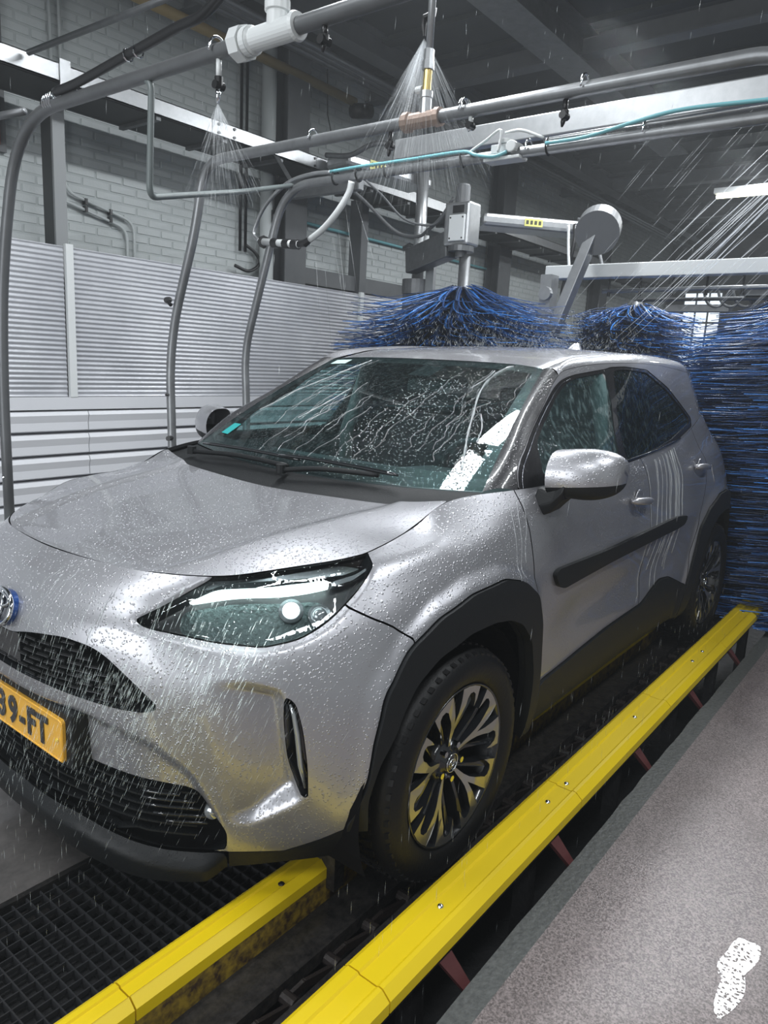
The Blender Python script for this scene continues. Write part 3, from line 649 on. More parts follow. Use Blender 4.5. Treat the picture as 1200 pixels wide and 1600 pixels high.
# lower intake slats
mb = MB()
for r in range(7):
    z = .30+r*.024
    for sg in (1, -1):
        pts = [on_wrap(s_, z-.10*max(s_-.3, 0), -.026)[0]*np.array([1, sg, 1]) for s_ in np.arange(0, .60, .03) if seg_sd(np.array([[s_, z-.10*max(s_-.3, 0)]]), P_['lower'])[0] > -.005]
        for a, b in zip(pts, pts[1:]): mb.bar(a, b, .022, .005)
mb.build('intake_slats', 'cladding', car, kind='stuff')
for sg in (1, -1):
    m = np.array([1, sg, 1])
    for z, s0, s1 in ((.402, .44, .53), (.385, .44, .565), (.366, .45, .58), (.345, .47, .595), (.325, .50, .60)):
        pts = [on_wrap(s_, z-.07*(s_-.44), -.008)[0]*m for s_ in np.linspace(s0, s1, 6)]
        MB().tube(pts, .0045, 6).build('intake_fin', 'black_gloss', car, smooth=True)
    c, n = on_wrap(.606, .345, -.012); c = c*m
    o = MB().lathe([(0, .012), (.014, .010), (.02, .003), (.022, -.006), (.022, -.02)], (0, 0, 0), 'x', 20).build('fog_lamp', 'clear_lens', car, smooth=True, origin=(0, 0, 0))
    o.location = Vector(c)-Vector(WORLD[car.name]); o.rotation_euler.z = math.radians(35*sg)
# corner reflector slots
for sg, nm in ((1, 'l'), (-1, 'r')):
    m = np.array([1, sg, 1])
    s = zone([P_['fogslot']], gap=0, off=-.03); s = s if sg > 0 else s.mirrored()
    slot = s.build('corner_slot', ['black_gloss'], car, rim=0)
    w = rim_wall(P_['fogslot'], .032, 'slot_wall', 'black_gloss', parent=slot)
    bpy.data.objects.remove(w[1] if sg > 0 else w[0])
    MB().tube([on_wrap(s_, z, -.012)[0]*m for s_, z in ((.797,.655),(.806,.63),(.812,.58),(.818,.50),(.822,.435))], [.003,.006,.007,.007,.004], 8).build('light_strip', 'clear_lens', slot, smooth=True)
# ---- headlights
for sg in (1, -1):
    m = np.array([1, sg, 1])
    pick = (lambda s: s) if sg > 0 else (lambda s: s.mirrored())
    house = pick(zone([P_['headlight']], gap=.001, off=-.060)).build('headlight', ['lamp_black'], car, rim=0)
    w = rim_wall(P_['headlight'], .062, 'headlight_housing', 'lamp_black', gap=.001, parent=house); bpy.data.objects.remove(w[1] if sg > 0 else w[0])
    pick(zone([P_['headlight']], gap=.003, off=.0)).build('headlight_lens', ['lamp_glass'], house, rim=0)
    drl = rounded([[.530,.862],[.60,.884],[.66,.893],[.74,.900],[.857,.914],[.868,.902],[.74,.884],[.62,.870]], .006)
    o = pick(zone([drl], gap=0, off=-.018)).build('daytime_light', ['drl_emit'], house, rim=.02, rimmat=0); o['label'] = 'glowing white light strip'
    dr2 = rounded([[.872,.912],[.872,.902],[.93,.915],[.975,.938],[.972,.944],[.93,.926]], .004)
    pick(zone([dr2], gap=0, off=-.018)).build('light_guide', ['clear_lens'], house, rim=.02)
    bowl = rounded([[.52,.855],[.84,.885],[.88,.86],[.80,.80],[.70,.785],[.60,.795],[.52,.81]], .02)
    pick(zone([bowl], gap=0, off=-.056)).build('added_reflector_bowl', ['lamp_bowl'], house, rim=0)  # bowl added to catch lamp light; greenish tint and bumps imitate the glow
    brow = rounded([[.56,.886],[.62,.900],[.75,.915],[.90,.928],[.95,.944],[.90,.95],[.75,.935],[.63,.918]], .006)
    pick(zone([brow], gap=0, off=-.022)).build('reflector_brow', ['lamp_chrome'], house, rim=.01)
    for s_, z, r, mm in ((.775,.860,.021,'beam_emit'), (.845,.852,.019,'clear_lens')):
        c, n = on_wrap(s_, z, -.045); c = c*m; n = n*m; c2 = c+n*.02
        b_ = MB().tube([c-n*.02, c+n*.004, c+n*.006], [r+.009, r+.009, r+.002], 24).build('projector_bezel', 'lamp_chrome', house, smooth=False)
        pr = [c+n*(.004+.014*math.sin(t)) for t in np.linspace(0, 1.45, 6)]
        MB().tube(pr, [r*math.cos(t) for t in np.linspace(0, 1.45, 6)], 24).build('projector_lens', mm, b_, smooth=True)
    c, n = on_wrap(.775, .858, .012)
    l = bpy.data.lights.new('headlight_beam', 'SPOT'); l.energy = 30; l.spot_size = 1.5; l.spot_blend = .6; l.shadow_soft_size = .02; l.color = (.86, 1, .97)
    lo = bpy.data.objects.new('headlight_beam', l); COL.objects.link(lo); lo.location = c*m; lo.rotation_euler = Vector((1, 0, -.12)).to_track_quat('-Z', 'Y').to_euler()
# ---- inner liner so that no gap shows daylight
lin = zone([[[-.2,0],[-.2,2],[6,2],[6,0]]], [P_['headlight'], P_['grille'], P_['lower'], P_['open1'], P_['open2'], P_['fogslot']], gap=.0, off=-.016).clip_f(lambda q: q[:, 1]-np.where(q[:, 0] > .9, .268, 0))
lin.joined(lin.mirrored()).build('body_liner', ['black_gap'], car, rim=0)
# ---- hood: height field over the plan, trimmed by the shut line
TU = np.linspace(0, 8, 200); TC = W_grid(TU, [8])[0][0]
pts = [(x, y, z) for x, y, z in TC[::14]]+[tuple(TC[-1])]
pts += [(.66,.0,.929),(.5,0,.955),(.3,0,.980),(.12,0,1.0),(-.05,0,1.018),(-.08,.4,1.026),(.60,.30,.930),(.45,.42,.957),(.28,.47,.983),(.05,.50,1.008),(-.1,.55,1.03),(.42,.53,.948),(.2,.63,.975)]
HP = np.array([p for p in pts]+[(x, -y, z) for x, y, z in pts if y > 1e-6])
def rbf(P):
    n = len(P); d = np.linalg.norm(P[:, None, :2]-P[None, :, :2], axis=2); K = np.where(d > 0, d*d*np.log(d+1e-12), 0)+np.eye(n)*2e-4
    A = np.zeros((n+3, n+3)); A[:n, :n] = K; A[:n, n] = 1; A[:n, n+1:] = P[:, :2]; A[n, :n] = 1; A[n+1:, :n] = P[:, :2].T
    w = np.linalg.solve(A, np.concatenate([P[:, 2], [0]*3]))
    def f(q):
        d = np.linalg.norm(q[:, None]-P[None, :, :2], axis=2); return np.where(d > 0, d*d*np.log(d+1e-12), 0)@w[:n]+w[n]+q@w[n+1:]
    return f
hz = rbf(HP)
hx, hy = np.meshgrid(np.arange(.72, -.20, -.011), np.arange(-.72, .721, .011)); hq = np.stack([hx.ravel(), hy.ravel()], 1)
CREASE = np.array([[.64,.352],[.55,.385],[.474,.411],[.288,.448],[.048,.490],[-.151,.54]])
def hood_z(q):
    z = hz(q); yc = np.interp(q[:, 0], CREASE[::-1, 0], CREASE[::-1, 1]); t = yc-np.abs(q[:, 1])
    return z-.013*smooth(-.004, .045, t)*smooth(.71, .60, q[:, 0])
HZ = hood_z(hq).reshape(hx.shape); HA = np.stack([hx, hy, HZ], 2); HN = grid_normals(HA)
HN = np.where(HN[..., 2:3] < 0, -HN, HN)
hs = Surf.grid(HA, HN, hq.reshape(hx.shape+(2,)))
if np.cross(HA[0, 1]-HA[0, 0], HA[1, 0]-HA[0, 0])[2] < 0: hs.F = hs.F[:, ::-1]
rear = [(-.05-.2*y*y, y) for y in np.linspace(.683, -.683, 30)]
hpoly = [(x, y) for x, y, z in TC]+rear+[(x, -y) for x, y, z in TC[::-1]]
hood = hs.within(np.array(hpoly), .0045).build('hood', ['paint', 'black_gap'], car, rim=.016, rimmat=1)
# ---- glasshouse
def loft(A, B, n, bulge=None):
    A, B = np.asarray(A, float), np.asarray(B, float); t = np.linspace(0, 1, n)[:, None, None]
    G = A[None]*(1-t)+B[None]*t
    if bulge is not None: G = G+np.sin(np.pi*t)*np.asarray(bulge, float)
    return G
def gridmesh(G, name, mats, parent=None, flip=False, **k):
    nv, nu = G.shape[:2]; i, j = np.meshgrid(np.arange(nu-1), np.arange(nv-1)); a = (j*nu+i).ravel()
    F = np.stack([a, a+1, a+nu+1, a+nu], 1)
    if flip: F = F[:, ::-1]
    return raw(name, G.reshape(-1, 3), F, mats, parent or car, smooth=True, **k)
ty = np.linspace(-1, 1, 41)
WB = np.stack([-.185-.115*ty**2, .690*ty, 1.043+.019*ty**2], 1)          # windscreen base
WT = np.stack([-1.08+.12*ty**2, .530*ty, 1.458-.016*ty**4], 1)           # windscreen top
ws_b = np.array([.018, 0, .028])
G = loft(WB, WT, 26, ws_b*(1-.55*ty[:, None]**2))
def ws_at(t, s):           # t across -1..1, s up 0..1
    a = catmull(WB, np.array([(t+1)*20]), 0)[0]; b = catmull(WT, np.array([(t+1)*20]), 0)[0]
    return a*(1-s)+b*s+np.sin(np.pi*s)*ws_b*(1-.55*t*t)
gridmesh(G, 'windscreen', ['screen_glass'])
nrm = np.array([.55, 0, .83])
def patch(t0, t1, s0, s1, name, m, off=.003, parent=None, n=8):
    Gp = np.array([[ws_at(t, s)+nrm*off for t in np.linspace(t0, t1, n)] for s in np.linspace(s0, s1, n)]); return gridmesh(Gp, name, [m], parent)
patch(-1, 1, .93, 1, 'glass_band', 'frit', n=24, off=-.002); patch(-1, 1, 0, .10, 'glass_band', 'frit', n=24, off=-.002)
patch(-1, -.93, 0, 1, 'glass_band', 'frit', off=-.002, n=24); patch(.925, 1, 0, 1, 'glass_band', 'frit', off=-.002, n=24)
patch(-.10, .10, .80, .95, 'camera_cover', 'frit', off=-.004)
patch(-.93, -.80, .90, .955, 'sticker', 'sticker_white')['label'] = 'small pale sticker'
patch(-.91, -.83, .12, .21, 'sticker', 'sticker_teal')['label'] = 'small teal sticker'
# side surface chart (x, z)
gx_, gz_ = np.meshgrid(np.linspace(0, -3.1, 260), np.linspace(1.02, 1.55, 60))
GA = np.stack([gx_, greenhouse_y(gx_, gz_), gz_], 2); GS = Surf.grid(GA, grid_normals(GA), np.stack([gx_, gz_], 2))
belt = W_grid(np.linspace(7.2, 15.5, 120), [8])[0][0]
BELT = [(x, z-.004) for x, y, z in belt]
DRIP = np.array([(-.404,1.061),(-.426,1.113),(-.472,1.158),(-.565,1.209),(-.685,1.27),(-.779,1.328),(-.859,1.382),(-.926,1.419),(-.989,1.441),(-1.168,1.464),(-1.389,1.48),(-1.7,1.488),(-2.05,1.484),(-2.45,1.462),(-2.80,1.425),(-2.92,1.40)])
DR = catmull(DRIP, np.linspace(0, len(DRIP)-1, 150), 0)
side = list(map(tuple, DR))+[(-2.90, 1.24)]+[p for p in BELT[::-1] if -2.9 < p[0] < -.40]
FGL = rounded([(-.55,1.098),(-.615,1.195),(-.786,1.282),(-.874,1.344),(-.958,1.388),(-1.053,1.413),(-1.305,1.441),(-1.277,1.295),(-1.184,1.103)], .03)
RGL = rounded([(-1.247,1.106),(-1.30,1.27),(-1.375,1.450),(-1.49,1.457),(-1.736,1.450),(-1.973,1.372),(-2.234,1.238),(-2.215,1.215),(-1.862,1.155),(-1.5,1.112)], .03)
FR1 = np.array([(-.40,1.07),(-.52,1.2),(-.64,1.31),(-.76,1.386),(-.84,1.418),(-.95,1.438),(-1.26,1.466),(-1.215,1.27),(-1.19,1.09),(-1.19,1.0),(-.40,1.0)])
def g_zone(inc, exc=(), gap=.0015, off=0):
    s = GS
    for p in inc: s = s.within(np.asarray(p, float), gap)
    for p in exc: s = s.without(np.asarray(p, float), gap)
    return s.offset(off) if off else s
# black surround (pillars and frames)
grow = lambda P, d: np.array(P)+[[(p[0]-np.mean(P, 0)[0])*d, (p[1]-np.mean(P, 0)[1])*d*1.6] for p in np.array(P)]
FGB = [(-.41,1.064),(-.43,1.112),(-.475,1.154),(-.568,1.205),(-.688,1.266),(-.783,1.322),(-.866,1.372),(-.93,1.400),(-.99,1.415),(-1.06,1.426),(-1.31,1.453),(-1.36,1.462),(-1.49,1.468),(-1.75,1.461),(-1.99,1.385),(-2.262,1.238),(-2.24,1.198),(-1.862,1.136),(-1.5,1.099),(-1.2,1.080),(-.9,1.074)]
for sg in (1, -1):
    MB().tube([(x, sg*(float(greenhouse_y(x, z))+.003), z) for x, z in catmull(np.array(FGB[:9])+[-.012, -.006], np.linspace(0, 8, 30), 0)], .0014, 5).build('window_glint', 'dim_chrome', car, smooth=True)  # thin chrome tube stands in for a bright reflection line along the frame
both(g_zone([side, FGB], [FGL, RGL], gap=0, off=-.002), 'window_frame', ['pillar_black'], rim=.012)
both(g_zone([FGL], gap=-.004, off=-.007), 'front_side_window', ['side_glass'], rim=0)
both(g_zone([RGL], gap=-.004, off=-.007), 'rear_side_window', ['dark_glass'], rim=0)
both(g_zone([side], [rounded(FGB, .02)], gap=.0015), 'upper_side_panel', ['paint', 'black_gap'], rimmat=1, rim=.014)
bm_ = np.array([(x, z+.010) for x, z in BELT if -2.25 < x < -.62])
for sg in (1, -1):
    MB().tube([(x, sg*(greenhouse_y(x, z+.012)+.004), z+.012) for x, z in BELT if -1.98 < x < -.60][::3], .006, 6).build('belt_moulding', 'black_gloss', car, smooth=True)
# A pillars and roof rails: one loft from the drip line in to the screen edge and the roof panel
RX = [-.96,-1.2,-1.5,-1.8,-2.1,-2.45,-2.75,-2.92]; RZ = [1.442,1.487,1.512,1.528,1.530,1.520,1.492,1.462]
for sg in (1, -1):
    k = int(np.argmin(abs(DR[:, 0]+.93)))
    outer = np.array([(x, greenhouse_y(x, z), z) for x, z in DR])
    a = outer[:k+1]; tt = np.linspace(0, 1, k+1); inn = np.array([ws_at(1, s) for s in tt**1.0])
    base_o = np.array([(-.30, .742, 1.062)]); 
    L_ = loft(a, inn, 8, np.array([.006, .004, .012])); L_[:, :, 1] *= sg
    gridmesh(L_, 'windscreen_pillar', ['pillar_paint'], flip=sg < 0)
    b = outer[k:]; xs = np.linspace(-.96, -2.92, len(b)); ins = np.stack([xs, np.interp(xs, [-2.92, -2.4, -1.3, -.96], [.44, .505, .53, .53]), catmull(np.array(RZ), np.interp(-xs, -np.array(RX), range(8)), 0)], 1)
    # cross section: up from the drip, rolling over to the roof
    t = np.linspace(0, 1, 12)[:, None, None]; ctl = np.stack([b[:, 0]*.75+ins[:, 0]*.25, b[:, 1]*.80+ins[:, 1]*.20, ins[:, 2]*1.0+.012], 1)
    L_ = b[None]*(1-t)**2+2*t*(1-t)*ctl[None]+t*t*ins[None]; L_[:, :, 1] *= sg
    gridmesh(L_, 'roof_rail', ['paint'], flip=sg < 0)
    tri = np.array([(-.30,.70,1.058),(-.41,.752,1.058),(-.47,.778,1.062),(-.40,.752,1.10),(-.33,.705,1.085)])*[1, sg, 1]
# roof skin with the sunken joint beside each rail
ry = np.linspace(-1, 1, 61); xs = np.linspace(-1.075, -2.95, 70); cx = [-1.075,-1.2,-1.35,-1.55,-1.8,-2.1,-2.4,-2.7,-2.95]; cz = [1.458,1.491,1.514,1.532,1.545,1.550,1.544,1.520,1.478]
zc = np.interp(xs, cx[::-1], cz[::-1]); zc = catmull(np.array(cz), np.interp(-xs, -np.array(cx), range(9)), 0)
R_ = np.zeros((len(xs), 61, 3))
for i, x in enumerate(xs):
    yw = np.interp(x, [-2.95, -2.4, -1.3, -.96], [.44, .505, .53, .53]); xe = x+.12*ry**2*smooth(-1.5, -1.05, x)
    ze = catmull(np.array(RZ), np.array([np.interp(-xe[0], -np.array(RX), range(8))]), 0)[0]
    R_[i, :, 0] = xe; R_[i, :, 1] = ry*yw; R_[i, :, 2] = zc[i]+(ze-zc[i])*np.abs(ry)**3-.012*smooth(.955, .985, np.abs(ry))*smooth(-1.95, -1.3, x)
gridmesh(R_, 'roof', ['paint'], flip=True)
# tail: rear glass and spoiler
tt = np.linspace(-1, 1, 31); rt = np.stack([-2.93+.05*tt**2, .44*tt, 1.468-.01*tt**2], 1)
tb = W_grid(np.linspace(15, 17, 16), [8])[0][0]; tbf = np.concatenate([tb*_fl, tb[::-1][1:]])
tbf = tbf[np.argsort(tbf[:, 1])]; gridmesh(loft(rt, tbf, 10, (-.03, 0, 0)), 'rear_window', ['dark_glass'])
G = loft(rt+[.02, 0, .004], rt*[1, 1.12, 1]+[-.13, 0, -.055], 8, (0, 0, .012)); gridmesh(G, 'rear_spoiler', ['paint'], flip=True)
G = loft(np.stack([rt[:, 0], rt[:, 1], rt[:, 2]-.03], 1), rt*[1, 1.12, 1]+[-.13, 0, -.062], 6); gridmesh(G, 'spoiler_underside', ['cladding'])
# corner between rail end, side panel and tail
for sg in (1, -1):
    A_ = np.array([(-2.90, greenhouse_y(-2.9, z), z) for z in np.linspace(1.24, 1.405, 8)])*[1, sg, 1]
    B_ = np.array([(-2.93, .44, z) for z in np.linspace(1.24, 1.462, 8)])*[1, sg, 1]
    gridmesh(loft(A_, B_, 8, (-.03, 0, 0)), 'tail_pillar', ['paint'], flip=sg > 0)
# cowl, wipers
he = np.array([(-.045-.2*y*y, y, hood_z(np.array([[-.05-.2*y*y, y]]))[0]-.018) for y in .69*ty])
gridmesh(loft(he, WB+[.004, 0, -.004], 6, (0, 0, -.006)), 'cowl_panel', ['cladding'])
for a, b, c in (((-.17,-.56,1.052), (-.175,-.30,1.066), (-.165,-.02,1.062)), ((-.135,-.02,1.050), (-.165,.14,1.072), (-.20,.36,1.078))):
    w = MB().tube(spline([a, b, c], 6), [.009]*13, 8).build('wiper_arm', 'cladding', car, smooth=True)
    MB().tube([np.array(a)+[0, 0, -.01], np.array(a)+[0, 0, .02]], .018, 12).build('wiper_pivot', 'cladding', w)
    off = np.array([-.035, .0, .012])
    MB().tube([tuple(np.array(b)+off+np.array([.0, y, .010*math.cos(y*4)])) for y in np.linspace(-.24, .30, 12)], [.004]+[.007]*10+[.004], 6).build('wiper_blade', 'black_gloss', w, smooth=True)
# ---- mirrors
for sg in (1, -1):
    n = 22; m_ = 40; GG = np.zeros((n, m_+1, 3))
    for i, t in enumerate(np.linspace(0, 1, n)):
        y = .822+.192*math.sin(t*math.pi/2)
        prof = math.sqrt(max(1-t**2.6, 0))**.9
        xc = -.515-.100*t; hx_ = .068*prof*(1+.15*math.sin(math.pi*t)); hz_ = (.070+.012*math.sin(math.pi*min(t*1.2, 1)))*prof; zc_ = 1.122+.004*t
        for k in range(m_+1):
            th = 2*math.pi*k/m_; c_, s_ = math.cos(th), math.sin(th); e = 2/2.7
            GG[i, k] = (xc+hx_*abs(c_)**e*np.sign(c_)-.02*s_*(1 if s_ > 0 else 0), y*1.0, zc_+hz_*abs(s_)**e*np.sign(s_))
    zl = GG[..., 2]-(1.082+.02*(GG[..., 1]-.85)/.17)
    ms = Surf.grid(GG, grid_normals(GG), np.stack([GG[..., 0], GG[..., 2]], 2)); ms.F = ms.F if sg < 0 else ms.F
    fz = zl.reshape(-1)
    for nm, f_, mt_ in (('door_mirror', fz, 'paint'), ('mirror_base_shell', -fz, 'cladding')):
        p_ = ms.clip(f_)
        if sg < 0: p_ = p_.mirrored()
        o = p_.build(nm, [mt_], car if nm == 'door_mirror' else mir, rim=0)
        if nm == 'door_mirror': mir = o
        bm = bmesh.new(); bm.from_mesh(o.data); bmesh.ops.remove_doubles(bm, verts=bm.verts, dist=1e-5)
        bmesh.ops.holes_fill(bm, edges=[e for e in bm.edges if e.is_boundary], sides=60) if nm != 'door_mirror' else 0
        bmesh.ops.recalc_face_normals(bm, faces=bm.faces); bm.to_mesh(o.data); bm.free()
    ar = MB(); sc = []
    for (x, y, z, a, b) in ((-.50,.785,1.035,.045,.040), (-.502,.815,1.022,.046,.042), (-.505,.845,1.035,.046,.040), (-.515,.88,1.072,.055,.030)):
        sc.append([(x+a*ca, sg*(y+b*.25*sb), z+b*sb) for ca, sb in ((-1,-.8),(.7,-1),(1,-.1),(.9,1),(-1,1))])
    V = [p for s in sc for p in s]; F = [(i*5+k, i*5+(k+1) % 5, (i+1)*5+(k+1) % 5, (i+1)*5+k) for i in range(3) for k in range(5)]+[(0,1,2,3,4),(19,18,17,16,15)]
    ar.add(V, F); bevel(ar.build('mirror_arm', 'cladding', mir), .006)
    gl_ = [(-.575-.02*t, sg*(.87+.13*t), 1.12) for t in (0, 1)]
# ---- door handles
for dr_, s0 in ((fd, 2.52), (rd, 3.40)):
    for k, sg in ((0, 1), (1, -1)):
        m = np.array([1, sg, 1]); zc_ = .945 if dr_ is fd else 1.005
        c, n = on_wrap(s0+.11, zc_, .001); c = c*m; n = n*m
        V = MB(); th = np.linspace(0, 2*math.pi, 24, endpoint=False)
        bowl = [(c+np.array([.040*math.cos(a), 0, .046*math.sin(a)])+n*.002) for a in th]; cen = c+n*(-.004)
        V.add([cen]+[(p*.45+cen*.55)-n*.004 for p in bowl]+bowl+[p-n*.004 for p in bowl], [(0, 1+i, 1+(i+1) % 24) for i in range(24)]+[(1+i, 25+i, 25+(i+1) % 24, 1+(i+1) % 24) for i in range(24)]+[(25+i, 49+i, 49+(i+1) % 24, 25+(i+1) % 24) for i in range(24)])
        V.build('handle_bowl', 'paint_plain', dr_[k], smooth=True)
        pp = [c+np.array([x, 0, .10*x])+n*h for x, h in ((.095,.004),(.085,.020),(.05,.029),(0,.032),(-.05,.029),(-.085,.020),(-.095,.004))]
        hb = MB().tube(spline(pp, 4), [.010+.006*math.sin(math.pi*i/24) for i in range(25)], 10).build('door_handle', 'paint_plain', dr_[k], smooth=True)
# ---- badge
bc, bn = on_wrap(0, .786, .010); bt = math.atan2(bn[2], bn[0])
def bd(u, v, h=0):       # badge plane: u = car left, v up the slope, h out
    return (bc[0]-math.sin(bt)*v+math.cos(bt)*h, u, bc[2]+math.cos(bt)*v+math.sin(bt)*h)
ell = lambda a, b, u0=0, v0=0, h=0, n=40: [bd(u0+a*math.cos(t), v0+b*math.sin(t), h) for t in np.linspace(0, 2*math.pi, n+1)]
badge = MB().prism([(.066*math.cos(t), .046*math.sin(t)) for t in np.linspace(0, 2*math.pi, 40, endpoint=False)], lambda u, v: bd(u, v, .004), lambda u, v: bd(u, v, -.02)).build('front_badge', 'badge_blue', car)
MB().prism([(.056*math.cos(t), .034*math.sin(t)-.002) for t in np.linspace(0, 2*math.pi, 40, endpoint=False)], lambda u, v: bd(u, v, .0055), lambda u, v: bd(u, v, 0)).build('badge_field', 'badge_dark', badge)
for nm, e, r in (('badge_ring', ell(.066, .046, h=.007), .0055), ('badge_oval', ell(.021, .042, h=.008), .0045), ('badge_oval', ell(.048, .0165, 0, .021, h=.008), .0045)):
    MB().tube(e, r, 8, cap=False).build(nm, 'chrome', badge, smooth=True)
# ---- number plate
px_ = on_wrap(.1, .52, 0)[0][0]+.006
hold = bevel(MB().box((px_-.05, -.288, .446), (px_+.004, .288, .590)).build('plate_holder', 'cladding', car), .006)
pl_ = MB(); rr = rounded([(-.260,-.055),(.260,-.055),(.260,.055),(-.260,.055)], .012)
plate = pl_.prism(rr, lambda y, z: (px_+.012, y, .512+z), lambda y, z: (px_+.002, y, .512+z)).build('number_plate', 'plate_yellow', hold)
plate.parent = car; plate.location = Vector(WORLD['number_plate'])-Vector(WORLD[car.name])
MB().tube([(px_+.012, y, .512+z) for y, z in rounded([(-.257,-.052),(.257,-.052),(.257,.052),(-.257,.052)], .012)]+[(px_+.012, 0, .564)][:0], .0022, 6).build('plate_rim', 'plate_yellow', plate)
MB().lathe([(0, .006), (.004, .005), (.005, .001)], (px_+.012, .238, .512), 'x', 12).build('plate_screw', 'rail_yellow', plate)
def text(s, name, size, m, parent, loc, rot, off=0, ext=.001, sx=1):
    cu = bpy.data.curves.new(name, 'FONT'); cu.body = s; cu.size = size; cu.extrude = ext; cu.offset = off; cu.align_x = 'CENTER'; cu.align_y = 'CENTER'
    o = bpy.data.objects.new(name, cu); COL.objects.link(o); dg = bpy.context.evaluated_depsgraph_get(); me = bpy.data.meshes.new_from_object(o.evaluated_get(dg)); bpy.data.objects.remove(o)
    me.materials.clear(); me.materials.append(MATS[m]); o = bpy.data.objects.new(name, me); COL.objects.link(o); place(o, parent, loc); o.rotation_euler = rot; o.scale = (sx, 1, 1); return o
for ch, y in (('1', -.096), ('3', -.042), ('9', .018), ('-', .066), ('F', .112), ('T', .166)):
    text(ch, 'character', .100, 'black_gloss', plate, (px_+.0135, y, .510), (math.pi/2, 0, math.pi/2), .0035, .0015, .92)
# ---- antenna fin
an = MB(); pr = [(-2.30, .004), (-2.35, .030), (-2.40, .052), (-2.44, .056), (-2.465, .050), (-2.47, .0)]
V = []; 
for x, h in pr:
    zb = 1.543; w = .030*(1-max(0, -2.33-x)*.5) if h > .01 else .012; V += [(x, -w, zb-.004), (x, -.006, zb+h), (x, .006, zb+h), (x, w, zb-.004)]
F = [(i*4+k, i*4+k+1, (i+1)*4+k+1, (i+1)*4+k) for i in range(5) for k in range(3)]+[(20,21,22,23),(3,2,1,0)]
an.add(V, F).build('roof_antenna', 'paint_plain', car, smooth=True)
